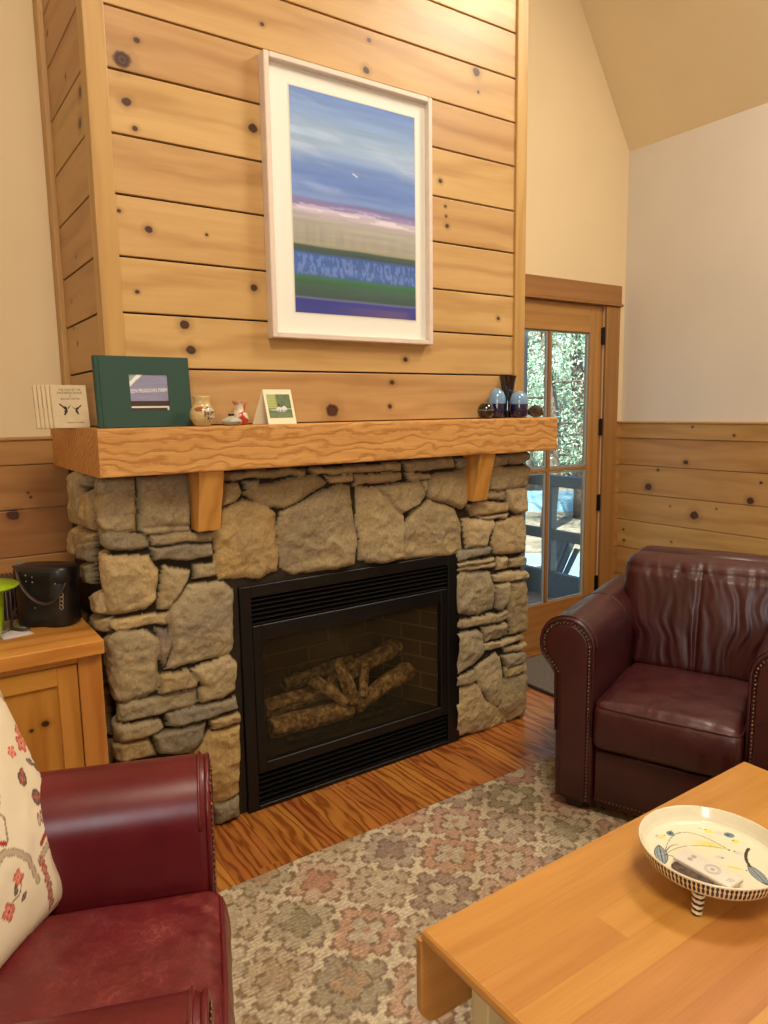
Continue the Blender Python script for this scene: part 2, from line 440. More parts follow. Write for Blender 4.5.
STONES = [[(0.519,1.297),(0.643,1.291),(0.645,1.243),(0.515,1.245)],
[(0.493,1.241),(0.572,1.248),(0.645,1.238),(0.64,1.117),(0.491,1.133)],
[(0.653,1.294),(0.829,1.293),(0.823,1.119),(0.741,1.115),(0.649,1.116)],
[(0.49,1.129),(0.597,1.117),(0.677,1.101),(0.677,1.06),(0.537,1.065),(0.494,1.086)],
[(0.682,1.1),(0.903,1.086),(0.901,1.055),(0.684,1.065)],
[(0.657,1.124),(0.82,1.119),(0.819,1.098),(0.667,1.104)],
[(0.679,1.056),(0.898,1.047),(0.896,1.007),(0.801,1),(0.696,1.012)],
[(0.514,1.056),(0.675,1.035),(0.706,0.975),(0.693,0.876),(0.652,0.851),(0.522,0.846)],
[(0.719,0.988),(0.814,0.962),(0.805,0.929),(0.738,0.843),(0.698,0.844),(0.708,0.924)],
[(0.828,0.981),(0.903,0.979),(0.903,0.931),(0.827,0.929)],
[(0.807,0.916),(0.926,0.901),(0.97,0.864),(0.96,0.647),(0.941,0.63),(0.707,0.628),(0.733,0.701),(0.731,0.831)],
[(0.516,0.832),(0.728,0.829),(0.729,0.79),(0.542,0.796)],
[(0.685,0.778),(0.722,0.773),(0.734,0.727),(0.702,0.64),(0.687,0.685)],
[(0.518,0.776),(0.559,0.793),(0.648,0.78),(0.688,0.736),(0.681,0.562),(0.634,0.547),(0.526,0.558),(0.507,0.623)],
[(0.688,0.617),(0.784,0.611),(0.821,0.564),(0.813,0.543),(0.684,0.548)],
[(0.797,0.608),(0.941,0.63),(0.968,0.597),(0.96,0.501),(0.906,0.479),(0.823,0.479),(0.819,0.522),(0.833,0.545)],
[(0.524,0.55),(0.813,0.534),(0.815,0.482),(0.796,0.473),(0.527,0.485)],
[(0.698,0.469),(0.955,0.471),(0.963,0.423),(0.74,0.417),(0.702,0.428)],
[(0.519,0.483),(0.672,0.462),(0.687,0.428),(0.663,0.414),(0.535,0.418)],
[(0.854,0.41),(0.966,0.403),(0.965,0.373),(0.859,0.371)],
[(0.65,0.411),(0.84,0.406),(0.823,0.342),(0.774,0.308),(0.665,0.334)],
[(0.523,0.415),(0.638,0.406),(0.658,0.329),(0.525,0.35)],
[(0.964,0.361),(0.957,0.101),(0.93,0.088),(0.851,0.081),(0.78,0.299),(0.851,0.364)],
[(0.851,0.076),(0.953,0.094),(0.95,0.008),(0.862,0.006)],
[(0.526,0.339),(0.766,0.292),(0.807,0.165),(0.791,0.114),(0.52,0.18)],
[(0.519,0.167),(0.803,0.098),(0.839,0.04),(0.838,0.006),(0.51,0.03)],
[(0.934,1.254),(0.999,1.252),(1.012,1.218),(0.989,1.19),(0.932,1.172)],
[(1.024,1.253),(1.086,1.253),(1.075,1.238),(1.029,1.226)],
[(0.936,1.291),(1.274,1.286),(1.274,1.261),(0.943,1.265)],
[(1.02,1.212),(1.055,1.236),(1.317,1.261),(1.364,1.226),(1.352,1.212),(1.179,1.143),(1.118,1.149)],
[(0.906,0.936),(0.907,1.103),(0.944,1.165),(1.015,1.191),(1.092,1.172),(1.14,1.122),(1.151,0.99),(1.147,0.914),(1.074,0.897),(0.914,0.911)],
[(1.151,1.077),(1.157,1.127),(1.235,1.157),(1.359,1.201),(1.419,1.22),(1.472,1.209),(1.479,1.103),(1.493,1.041),(1.481,0.894),(1.403,0.885),(1.254,0.886),(1.211,0.884),(1.157,0.925)],
[(1.503,1.2),(1.599,1.187),(1.714,1.067),(1.72,1.017),(1.708,0.891),(1.618,0.875),(1.505,0.904),(1.5,1.054)],
[(1.591,1.194),(1.802,1.209),(1.828,1.148),(1.793,1.102),(1.706,1.072)],
[(1.289,1.286),(1.713,1.288),(1.71,1.254),(1.31,1.263)],
[(1.36,1.252),(1.473,1.253),(1.473,1.226),(1.374,1.229)],
[(1.486,1.248),(1.708,1.247),(1.709,1.216),(1.665,1.209),(1.488,1.208)],
[(1.72,1.288),(1.984,1.293),(1.994,1.252),(1.742,1.245)],
[(1.728,1.242),(1.856,1.234),(1.856,1.21),(1.742,1.214)],
[(1.811,1.206),(1.852,1.206),(1.837,1.162),(1.828,1.155)],
[(1.717,1.018),(1.766,1.076),(1.855,1.118),(1.992,1.07),(2.032,0.999),(2.042,0.886),(1.975,0.867),(1.715,0.885)],
[(1.841,1.148),(1.858,1.219),(1.883,1.23),(2.065,1.235),(2.065,1.082),(2.039,1.064),(1.849,1.127)],
[(2.003,1.287),(2.077,1.288),(2.077,1.242),(2.012,1.242)],
[(2.211,1.29),(2.312,1.288),(2.313,1.249),(2.211,1.235)],
[(2.316,1.291),(2.429,1.294),(2.43,1.257),(2.386,1.245),(2.321,1.252)],
[(2.206,1.224),(2.24,1.236),(2.441,1.232),(2.443,1.137),(2.299,1.133),(2.203,1.133)],
[(2.169,1.122),(2.289,1.127),(2.3,1.083),(2.175,1.098)],
[(2.299,1.13),(2.422,1.127),(2.429,1.021),(2.36,1.016),(2.316,1.046)],
[(2.065,1.082),(2.129,1.093),(2.315,1.072),(2.316,1.029),(2.093,1.027)],
[(2.039,1.019),(2.22,1.001),(2.224,0.969),(2.196,0.922),(2.183,0.877),(2.066,0.886),(2.053,0.959)],
[(2.215,0.884),(2.239,0.982),(2.41,1.011),(2.426,0.963),(2.428,0.822),(2.323,0.825),(2.235,0.839)],
[(2.129,1.021),(2.32,1.02),(2.301,0.997),(2.148,1.008)],
[(2,0.872),(2.039,0.881),(2.206,0.874),(2.206,0.845),(2.003,0.834)],
[(1.994,0.828),(2.235,0.824),(2.235,0.807),(2,0.811)],
[(2,0.806),(2.241,0.8),(2.237,0.778),(2.003,0.789)],
[(2.249,0.82),(2.313,0.814),(2.314,0.758),(2.249,0.762)],
[(2.32,0.799),(2.425,0.803),(2.43,0.762),(2.334,0.76)],
[(1.989,0.759),(2.003,0.788),(2.211,0.761),(2.237,0.664),(2.224,0.578),(2.132,0.568),(2.012,0.601)],
[(2.222,0.742),(2.426,0.74),(2.437,0.708),(2.325,0.695),(2.236,0.708)],
[(2.238,0.693),(2.329,0.691),(2.316,0.614),(2.277,0.561),(2.244,0.575)],
[(2.335,0.686),(2.437,0.693),(2.446,0.57),(2.436,0.426),(2.339,0.437),(2.324,0.531)],
[(1.989,0.569),(2.317,0.55),(2.328,0.515),(2.288,0.51),(2.003,0.528)],
[(2.161,0.508),(2.308,0.5),(2.319,0.441),(2.181,0.431)],
[(1.985,0.506),(2.133,0.504),(2.161,0.479),(2.164,0.382),(2.096,0.338),(1.995,0.31)],
[(2.168,0.423),(2.422,0.421),(2.429,0.396),(2.33,0.39),(2.176,0.383)],
[(2.3,0.377),(2.437,0.379),(2.438,0.348),(2.31,0.352)],
[(2.29,0.341),(2.413,0.342),(2.456,0.282),(2.311,0.278)],
[(1.989,0.304),(2.106,0.314),(2.131,0.259),(2.096,0.257),(1.995,0.259)],
[(2.115,0.319),(2.25,0.364),(2.28,0.335),(2.285,0.127),(2.257,0.096),(2.213,0.13),(2.134,0.24)],
[(2.295,0.279),(2.439,0.274),(2.446,0.237),(2.312,0.236)],
[(2.292,0.233),(2.436,0.223),(2.451,0.006),(2.336,0.005),(2.273,0.084)],
[(1.982,0.247),(2.115,0.252),(2.144,0.223),(2.183,0.153),(2.325,0.047),(2.327,0),(2.234,0),(1.982,0.019)]]

# ------------------------------------------------------------------ measures (metres)
YW = 3.0            # far wall plane
XR = 3.92           # right wall plane
XC0, XC1, YC = 0.582, 2.395, 2.38   # chimney breast
ZM0, ZM1 = 1.307, 1.454             # mantel
YM = 2.25
CEIL_SLOPE = 1.51; ZR = 3.046

# ------------------------------------------------------------------ palette
PINE1, PINE2 = S(176, 136, 80), S(212, 176, 116)
M = {}
M['pine_front'] = wood('pine_boards', PINE1, PINE2, 'X', wave=.35, wscale=7, wdist=2.2, rough=.46, knots=KN_FRONT, plane='XZ', streak=.12, bump=.12, var=.10, coat=.08)
M['pine_side'] = wood('pine_side_boards', S(162, 124, 76), S(198, 160, 106), 'Y', wave=.3, wscale=7, wdist=2.2, rough=.5, knots=KN_SIDE, plane='YZ', streak=.12, bump=.12, var=.06)
M['pine_trim'] = wood('pine_trim', S(168, 126, 72), S(198, 158, 98), 'Z', wave=.3, wscale=8, wdist=2, rough=.45, streak=.15, bump=.12, var=.05)
M['pine_right'] = wood('wainscot_right', S(168, 126, 70), S(202, 162, 100), 'Y', wave=.3, wscale=7, wdist=2.2, rough=.45, knots=KN_RIGHT, plane='YZ', streak=.12, bump=.12, var=.08)
M['pine_left'] = wood('wainscot_left', S(150, 104, 54), S(184, 136, 78), 'X', wave=.3, wscale=7, wdist=2.2, rough=.45, knots=KN_LEFT, plane='XZ', streak=.12, bump=.12, var=.08)
M['door_wood'] = wood('fir_door', S(148, 100, 48), S(184, 134, 74), 'Z', wave=.2, wscale=20, wdist=1.5, rough=.4, streak=.25, bump=.08, var=.05, coat=.2)
M['door_wood_x'] = wood('fir_door_rail', S(148, 100, 48), S(184, 134, 74), 'X', wave=.2, wscale=20, wdist=1.5, rough=.4, streak=.25, bump=.08, var=.05, coat=.2)
M['casing'] = wood('fir_casing', S(138, 96, 50), S(168, 122, 68), 'Z', wave=.2, wscale=18, wdist=1.5, rough=.45, streak=.25, bump=.08, var=.05)
M['casing_x'] = wood('fir_header', S(138, 96, 50), S(168, 122, 68), 'X', wave=.2, wscale=18, wdist=1.5, rough=.45, streak=.25, bump=.08, var=.05)
M['mantel'] = wood('rough_sawn_fir', S(170, 116, 54), S(214, 162, 92), 'X', wave=.42, wscale=30, wdist=3.6, rough=.6, streak=.42, bump=.6, var=.02, cathedral=7.5, ncross=17, bd=.004)
M['corbel'] = wood('fir_corbel', S(178, 118, 52), S(214, 154, 82), 'Z', wave=.4, wscale=14, wdist=2, rough=.5, streak=.3, bump=.3, var=.04)
M['cab'] = wood('golden_pine', S(182, 120, 46), S(220, 160, 76), 'Z', wave=.4, wscale=9, wdist=2.2, rough=.35, knots=KN_CAB, plane='XZ', streak=.15, bump=.1, var=.04, coat=.3)
M['cab_x'] = wood('golden_pine_top', S(190, 124, 48), S(226, 166, 82), 'X', wave=.4, wscale=9, wdist=2.0, rough=.32, streak=.15, bump=.1, var=.05, coat=.3)
M['table'] = wood('maple_block', S(172, 112, 48), S(206, 148, 76), 'X', wave=.12, wscale=14, wdist=1.5, rough=.36, streak=.42, bump=.06, var=.11, coat=.25)
M['table_y'] = wood('maple_leaf', S(176, 118, 54), S(206, 150, 80), 'Y', wave=.12, wscale=14, wdist=1.5, rough=.35, streak=.32, bump=.06, var=.05, coat=.25)
M['floor'] = wood('heart_pine_floor', S(132, 70, 25), S(200, 132, 62), 'Y', wave=.55, wscale=26, wdist=5.2, rough=.34, streak=.12, bump=.08, var=.12, cathedral=1.9, ncross=10, coat=.3)
M['wall'] = plain('cream_paint', S(223, 203, 164), .85, noise=.02, nscale=3, spec=.2)
M['wall_white'] = plain('white_paint', S(216, 208, 194), .85, noise=.02, nscale=3, spec=.2)
M['ceiling'] = plain('ceiling_paint', S(232, 216, 178), .9, noise=.02, nscale=3, spec=.2)
M['black_steel'] = plain('black_steel', S(17, 16, 15), .42, metal=.2, noise=.2, nscale=60)
M['black_gap'] = plain('black_cavity', S(8, 8, 8), .9)
M['iron'] = plain('dark_iron', S(30, 26, 24), .4, metal=.8, noise=.1)
M['stripe'] = plain('grey_weatherstrip', S(150, 156, 156), .5)
M['grey_paint'] = plain('grey_paint', S(104, 111, 112), .6, noise=.1)
M['cream_paint'] = plain('cream_enamel', S(226, 206, 150), .45)

# ------------------------------------------------------------------ room shell
def shell_quad(name, pts, mat, thick):
    mb = MB(); mb.hexa(pts, 0, rnd=.5)
    return struct(mb.build(name, mat))

XL, YB = -2.2, -2.6
# floor boards run front to back
mb = MB()
x = XL
while x < XR:
    w = 0.083
    y = YB - random.random() * 1.5
    while y < YW:
        l = 1.2 + random.random() * 1.6
        y0, y1 = max(y, YB), min(y + l, YW + .02)
        if y1 > y0 + .02:
            mb.box(x, x + w - .0008, y0, y1 - .0006, -.02, 0, .0012, 1)
        y += l
    x += w
floor = struct(mb.build('floor', M['floor'], smooth=False))
mb = MB(); mb.box(XL - .1, XR + .1, YB - .1, YW + .1, -.12, -.021)
mb.build('subfloor', M['black_gap'], floor)

ZTOP = 4.9
XT = XR - (ZTOP - ZR) / CEIL_SLOPE
# far wall, in pieces round the door opening (door 2.80..3.70 x 2.11)
DX0, DX1, DZ = 2.768, 3.7275, 2.126
wf = MB()
wf.box(XL, DX0, YW, YW + .06, -.1, ZTOP)
wf.box(DX0, XR + .12, YW, YW + .06, DZ, ZTOP)
wf.box(DX1, XR + .12, YW, YW + .06, -.1, DZ)
wall_far = struct(wf.build('wall_far', M['wall']))
mb = MB(); mb.box(XR, XR + .12, YB, YW, -.1, ZR + .02)
wall_right = struct(mb.build('wall_right', M['wall_white']))
mb = MB(); mb.box(XL - .12, XL, YB, YW, -.1, ZTOP); wall_left = struct(mb.build('wall_left', M['wall']))
mb = MB(); mb.box(XL - .12, XR + .12, YB - .12, YB, -.1, ZTOP); wall_near = struct(mb.build('wall_near', M['wall']))
# vaulted ceiling: steep slope up from the right wall, then a flat top
mb = MB()
mb.hexa([(XT, YB - .1, ZTOP), (XR, YB - .1, ZR), (XR, YW - .0005, ZR), (XT, YW - .0005, ZTOP),
         (XT, YB - .1, ZTOP + .15), (XR + .12, YB - .1, ZR + .02), (XR + .12, YW + .1, ZR + .02), (XT, YW + .1, ZTOP + .15)])
mb.box(XL - .12, XT, YB - .1, YW + .1, ZTOP, ZTOP + .15)
struct(mb.build('ceiling', M['ceiling']))

# ---- wainscot: far wall left part, far wall stub by the door, right wall
def wains_x(name, x0, x1, y, mat, parent, zs, cap):
    mb = MB()
    for a, b in zip(zs[:-1], zs[1:]):
        mb.box(x0, x1, y - .016, y - .0052, a + .0018, b - .0018, .003, 2)
    mb.box(x0, x1, y - .005, y - .0002, zs[0], zs[-1], 0)
    mb.build(name, mat, parent)
    mb = MB(); mb.box(x0, x1, y - .022, y - .0002, cap[0], cap[1] - .012, .003, 2); mb.box(x0, x1, y - .03, y - .0002, cap[1] - .0119, cap[1], .003, 2)
    mb.build('wainscot_cap', mat, parent)
ZL = [0.0, .075, .254, .432, .611, .789, .967, 1.146, 1.3145]
wains_x('wainscot_boards', XL, .570, YW, M['pine_left'], wall_far, ZL, (1.3146, 1.4176))
ZRR = [0.0, .05, .228, .406, .584, .767, .942, 1.124, 1.297]
wains_x('wainscot_boards', 3.856, XR - .017, YW, M['pine_left'], wall_far, ZRR, (1.2971, 1.402))
mb = MB()
for a, b in zip(ZRR[:-1], ZRR[1:]):
    mb.box(XR - .016, XR - .0052, YB, YW - .001, a + .0018, b - .0018, .003, 2)
mb.box(XR - .005, XR - .0002, YB, YW - .001, ZRR[0], ZRR[-1], 0)
mb.build('wainscot_boards', M['pine_right'], wall_right)
mb = MB(); mb.box(XR - .022, XR - .0002, YB, YW - .001, 1.2971, 1.390, .003, 2); mb.box(XR - .03, XR - .0002, YB, YW - .001, 1.3901, 1.402, .003, 2)
mb.build('wainscot_cap', M['pine_right'], wall_right)

# ---- chimney breast clad in horizontal pine boards
GZ = [1.4545, 1.642, 1.814, 1.985, 2.170, 2.346, 2.530, 2.707, 2.882, 3.060, 3.237, 3.414, 3.59, 3.77, 3.95, 4.12, 4.30, 4.48, 4.66, 4.895]
mb = MB(); mb.box(XC0 + .012, XC1 - .012, YC + .016, YW - .001, 1.4545, ZTOP - .002)
chim = struct(mb.build('wall_chimney', M['black_gap']))
mb = MB()
for a, b in zip(GZ[:-1], GZ[1:]):
    mb.box(XC0 + .055, XC1 - .05, YC, YC + .0159, a + .003, b - .003, .0025, 2)
mb.build('front_boards', M['pine_front'], chim)
mb = MB()
for a, b in zip(GZ[:-1], GZ[1:]):
    mb.box(XC0, XC0 + .0119, YC + .02, YW - .05, a + .003, b - .003, .0025, 2)
mb.build('side_boards', M['pine_side'], chim)
mb = MB()
for a, b in zip(GZ[:-1], GZ[1:]):
    mb.box(XC1 - .0119, XC1, YC + .02, YW - .002, a + .003, b - .003, .0025, 2)
mb.build('side_boards', M['pine_side'], chim)
mb = MB(); mb.box(XC0 - .004, XC0 + .06, YC - .012, YC + .055, 1.4545, ZTOP - .002, .004, 2)
mb.build('corner_trim', M['pine_trim'], chim)
mb = MB(); mb.box(XC1 - .057, XC1 + .005, YC - .012, YC + .05, 1.4545, ZTOP - .002, .004, 2)
mb.build('corner_trim', M['pine_trim'], chim)
mb = MB(); mb.box(XC0 - .018, XC0 + .008, YW - .075, YW - .0005, 1.4545, ZTOP - .002, .004, 2)
mb.build('edge_batten', M['pine_trim'], chim)

# ---- mantel
man = thing('mantel_shelf', 'thick rough-sawn timber mantel beam across the top of the stone fireplace', 'mantel shelf', (1.5, 2.6, ZM0))
def rough_beam(name, x0, x1, y0, y1, z0, z1, mat, parent):
    mb = MB()
    nx = 240
    prof = []
    r = .006
    for cy, cz, a0 in ((y0 + r, z0 + r, 180), (y0 + r, z1 - r, 90)):
        pass
    ring = [(y1, z0)] + [(y0 + (y1 - y0) * t, z0) for t in (.6, .3, .08)] + [(y0 + r, z0), (y0 + r * .3, z0 + r * .3), (y0, z0 + r)] + \
           [(y0, z0 + (z1 - z0) * k / 12) for k in range(1, 12)] + [(y0, z1 - r), (y0 + r * .3, z1 - r * .3), (y0 + r, z1)] + \
           [(y0 + (y1 - y0) * t, z1) for t in (.08, .3, .6)] + [(y1, z1)]
    P = []
    for i in range(nx + 1):
        x = x0 + (x1 - x0) * i / nx
        row = []
        for k, (y, z) in enumerate(ring):
            fr = 1 if abs(y - y0) < .01 else 0
            d = (float(fbm(x * 9, z * 60, 3, 4)) - .5) * .006 * fr
            dz = (float(fbm(x * 2.0, k * .0 + (10 if z > (z0 + z1) / 2 else 3), 8, 3)) - .5) * .006 * (1 if fr else 0)
            row.append((x, y + d, z + dz))
        P.append(row)
    V = mb.grid(P, closed_v=True, rnd=.5)
    mb.cap(V[0], rnd=.31); mb.cap(V[-1], flip=True, rnd=.31)
    return mb.build(name, mat, parent, smooth=True, auto=40)
rough_beam('beam', .512, 2.492, YM, YW - .002, ZM0, ZM1, M['mantel'], man)
for cx in (.868, 2.092):
    mb = MB()
    h = .043
    mb.hexa([(cx - h + .004, 2.318, 1.100), (cx + h - .004, 2.318, 1.100), (cx + h - .004, 2.39, 1.100), (cx - h + .004, 2.39, 1.100),
             (cx - h, 2.268, ZM0 - .0005), (cx + h, 2.268, ZM0 - .0005), (cx + h, 2.39, ZM0 - .0005), (cx - h, 2.39, ZM0 - .0005)], .004, 2)
    mb.build('corbel', M['corbel'], man)

# ------------------------------------------------------------------ stone surround
FX0, FX1, FZ = .99, 2.018, .868    # insert opening
def stones():
    XA, XB = .565, 2.415            # straight part of the front, outer path
    YF = 2.345; RC = .05; DEEP = .047
    arc = RC * math.pi / 2
    side = YW - (YF + RC)
    polys = []
    rs = random.Random(3)
    for st in STONES:
        e = rs.uniform(.03, .075)
        p = []
        for (x, z) in st:
            u = x - XA
            if x < .536: u = -arc - e + rs.uniform(-.01, .01)
            elif x < XA: u = (x - XA) * 1.5
            if x > 2.432: u = (XB - XA) + arc + e + rs.uniform(-.01, .01)
            elif x > XB: u = (XB - XA) + (x - XB) * 1.5
            p.append((u, z))
        polys.append(p)
    sideidx = set()
    for st in SIDE:
        sideidx.add(len(polys)); polys.append([(-arc - (y - YF - RC), z) for (y, z) in st])
    # the parts of both flanks the photo does not show, laid in courses
    for sgn, z1 in ((-1, .77), (1, 1.30)):
        z = 0.0
        while z < z1 - .03:
            h = rs.choice((.05, .09, .14, .19)); h = min(h, z1 - z)
            d = .125 + rs.uniform(-.01, .02)
            while d < side - .03:
                w = rs.uniform(.12, .26); w = min(w, side - d)
                q = [(d + .008, z + .008), (d + w - .008, z + .008 + rs.uniform(-.006, .01)), (d + w - .008, z + h - .006), (d + .012, z + h - .006)]
                if sgn < 0: polys.append([(-arc - a, b) for a, b in q][::-1])
                else: polys.append([(XB - XA + arc + a, b) for a, b in q])
                d += w
            z += h
    du = .0048
    U = np.arange(-arc - side, (XB - XA) + arc + side + du, du)
    Z = np.arange(0, ZM0 - .001, du); Z[-1] = ZM0 - .0012
    uu, zz = np.meshgrid(U, Z, indexing='ij')
    # wobble so no traced edge is a straight line
    wu = uu + (fbm(uu * 15, zz * 15, 1, 3) - .5) * .017
    wz = zz + (fbm(uu * 15, zz * 15, 5, 3) - .5) * .017
    H = np.zeros_like(uu)
    mort = S3(52, 42, 30)
    col = np.ones(uu.shape + (3,)) * mort
    pal = [S3(176, 156, 116), S3(166, 148, 112), S3(182, 158, 114), S3(160, 144, 112), S3(172, 150, 108), S3(156, 142, 112), S3(178, 158, 120)]
    gray = S3(142, 132, 110); purple = S3(138, 120, 100); ochre = S3(184, 156, 104)
    special = {12: purple, 17: gray, 6: gray, 20: gray, 22: ochre, 23: gray, 30: ochre, 53 - 1: gray}
    for k, p in enumerate(polys):
        us = [a for a, b in p]; zs = [b for a, b in p]
        m = (uu > min(us) - .03) & (uu < max(us) + .03) & (zz > min(zs) - .03) & (zz < max(zs) + .03)
        if not m.any(): continue
        d = np.full(uu.shape, -1.0)
        d[m] = seg_dist(wu[m], wz[m], p)
        d = d + .0028
        ins = d > 0
        cu, cz = np.mean(us), np.mean(zs)
        size = min(max(us) - min(us), max(zs) - min(zs))
        rr = np.random.default_rng(100 + k)
        top = .030 + rr.random() * .010 + min(size, .2) * .03
        edge = .009 + .016 * min(1, size / .2)
        if k in sideidx: top += .018
        rise = np.sqrt(np.clip(1 - (1 - np.clip(d / edge, 0, 1)) ** 2, 0, 1))
        fac = np.full(uu.shape, 9.0)
        for q in range(5):
            an = rr.random() * 6.28; sl = .06 + rr.random() * .16
            fac = np.minimum(fac, (np.cos(an) * (wu - cu) + np.sin(an) * (wz - cz)) * sl + rr.random() * .008)
        rough = (fbm(uu * 28 + k * 3.1, zz * 28, 2, 4, .55) - .5) * .016 + (np.abs(fbm(uu * 12 + k * 1.7, zz * 12 + k, 4, 3) - .5)) * -.020
        h = np.clip(top + fac * .8 + rough * 1.1, .008, DEEP + .012) * rise
        H = np.where(ins, np.maximum(H, h), H)
        base = special.get(k, pal[int(rr.integers(len(pal)))]) * (0.9 + .2 * rr.random())
        tint = fbm(uu * 9 + k, zz * 9, 6, 3)[..., None]
        c = base * (.82 + .36 * tint) + (tint - .5) * np.array([.05, .02, -.03])
        col = np.where((d > .001)[..., None], np.clip(c, .01, 1), col)
    H += (fbm(uu * 60, zz * 60, 9, 2) - .5) * .003
    # outer path
    X = np.zeros_like(U); Y = np.zeros_like(U); NX = np.zeros_like(U); NY = np.zeros_like(U)
    Lf = XB - XA
    for i, u in enumerate(U):
        if u < -arc: X[i], Y[i], NX[i], NY[i] = XA - RC, YF + RC + (-arc - u), -1, 0
        elif u < 0:
            a = -u / RC; X[i], Y[i], NX[i], NY[i] = XA - RC * math.sin(a), YF + RC - RC * math.cos(a), -math.sin(a), -math.cos(a)
        elif u <= Lf: X[i], Y[i], NX[i], NY[i] = XA + u, YF, 0, -1
        elif u < Lf + arc:
            a = (u - Lf) / RC; X[i], Y[i], NX[i], NY[i] = XB + RC * math.sin(a), YF + RC - RC * math.cos(a), math.sin(a), -math.cos(a)
        else: X[i], Y[i], NX[i], NY[i] = XB + RC, YF + RC + (u - Lf - arc), 1, 0
    o = H - DEEP
    PX = X[:, None] + NX[:, None] * o; PY = Y[:, None] + NY[:, None] * o
    PY = np.minimum(PY, YW - .001)
    co = np.stack([PX, PY, zz], -1).reshape(-1, 3)
    F = grid_faces(len(U), len(Z))
    # leave the insert's opening clear
    fu = (uu.ravel()[F] + XA); fz = zz.ravel()[F]
    hole = ((fu > FX0 + .012) & (fu < FX1 - .012) & (fz < FZ - .012)).all(1)
    F = F[~hole]
    m = attr_mat('field_stone', rough=.85, noise=.34, nscale=105, bump=.6, spec=.25)
    return mesh_np('stone_fireplace_surround', co, F, m, col.reshape(-1, 3))
surround = tag(stones(), 'rough tan fieldstone fireplace surround under the timber mantel', 'fireplace')

# ------------------------------------------------------------------ gas insert
ins = thing('gas_fireplace_insert', 'black steel gas fireplace insert with louvres and glass front, set in the stone', 'fireplace insert', (1.5, 2.42, 0))
YI = 2.372
mb = MB()
def frame_y(mb, x0, x1, z0, z1, ix0, ix1, iz0, iz1, y0, y1, bev=.002):
    mb.box(x0, ix0, y0, y1, z0, z1, bev, 1); mb.box(ix1, x1, y0, y1, z0, z1, bev, 1)
    if iz0 > z0: mb.box(ix0, ix1, y0, y1, z0, iz0, bev, 1)
    if z1 > iz1: mb.box(ix0, ix1, y0, y1, iz1, z1, bev, 1)
frame_y(mb, .988, 2.02, .001, .872, 1.032, 1.956, .018, .828, YI, YI + .05)
mb.build('surround_panel', M['black_steel'], ins)
for nm, z0, z1, n in (('upper_louvre', .722, .828, 6), ('lower_louvre', .018, .142, 6)):
    mb = MB(); st = (z1 - z0) / n
    for k in range(n):
        za = z0 + st * k
        mb.hexa([(1.034, YI + .008, za + .001), (1.954, YI + .008, za + .001), (1.954, YI + .030, za + .001 + .006), (1.034, YI + .030, za + .007),
                 (1.034, YI + .004, za + .006), (1.954, YI + .004, za + .006), (1.954, YI + .030, za + .012), (1.034, YI + .030, za + .012)], .0012, 1)
    mb.build(nm, M['black_steel'], ins)
mb = MB(); frame_y(mb, 1.034, 1.954, .144, .720, 1.070, 1.917, .184, .662, YI + .002, YI + .03)
df = mb.build('glass_door_frame', M['black_steel'], ins)
mb = MB(); mb.box(1.066, 1.921, YI + .020, YI + .024, .180, .666)
mb.build('glass_pane', pane_mat('sooty_fire_glass', (.80, .75, .66, 1), haze=.05, hazecol=S(120, 108, 80), refl=.55), df)
# firebox, splayed brick liner
m, nt, b = newmat('firebrick')
tc = N(nt, 'ShaderNodeTexCoord'); br = N(nt, 'ShaderNodeTexBrick')
mp = N(nt, 'ShaderNodeMapping'); at = N(nt, 'ShaderNodeUVMap')
L(nt, at.outputs[0], br.inputs['Vector'])
br.inputs['Color1'].default_value = S(92, 76, 54); br.inputs['Color2'].default_value = S(74, 62, 46); br.inputs['Mortar'].default_value = S(128, 112, 84)
br.inputs['Scale'].default_value = 1.0; br.inputs['Mortar Size'].default_value = .004; br.inputs['Brick Width'].default_value = .2; br.inputs['Row Height'].default_value = .072
L(nt, br.outputs[0], b.inputs['Base Color']); setp(b, Roughness=.9)
bp = N(nt, 'ShaderNodeBump', i_Strength=.5, i_Distance=.004, invert=True); L(nt, br.outputs['Fac'], bp.inputs['Height']); L(nt, bp.outputs[0], b.inputs['Normal'])
FBK = m
me = bpy.data.meshes.new('brick_liner')
xa, xb, xa2, xb2, ya, yb, za, zb = 1.062, 1.925, 1.20, 1.79, YI + .04, YI + .36, .175, .70
vs = [(xa, ya, za), (xa2, yb, za), (xb2, yb, za), (xb, ya, za), (xa, ya, zb), (xa2, yb, zb), (xb2, yb, zb), (xb, ya, zb)]
me.from_pydata(vs, [], [(0, 4, 5, 1), (1, 5, 6, 2), (2, 6, 7, 3)])
uv = me.uv_layers.new(name='UVMap')
cu = 0
for p, w in zip(me.polygons, (math.hypot(xa2 - xa, yb - ya), xb2 - xa2, math.hypot(xa2 - xa, yb - ya))):
    for li, (uu_, vv_) in zip(p.loop_indices, ((cu, 0), (cu, zb - za), (cu + w, zb - za), (cu + w, 0))):
        uv.data[li].uv = (uu_, vv_)
    cu += w
me.materials.append(FBK)
link('brick_liner', me, ins)
mb = MB(); mb.box(xa - .02, xb + .02, ya - .005, yb + .02, zb, zb + .02); mb.build('firebox_top', M['black_gap'], ins)
mb = MB(); mb.box(xa - .02, xb + .02, ya - .005, yb + .02, .15, za); mb.build('firebox_floor', M['black_gap'], ins)
mb = MB(); mb.box(1.0, 2.008, YI + .05, YI + .06, .002, .143); mb.build('lower_vent_back', M['black_gap'], ins)
mb = MB(); mb.box(1.0, 2.008, YI + .05, YI + .06, .724, .86); mb.build('upper_vent_back', M['black_gap'], ins)
mb = MB(); mb.box(1.20, 1.80, YI + .09, YI + .12, .1751, .20, .003, 1); mb.box(1.24, 1.76, YI + .20, YI + .23, .1751, .225, .003, 1)
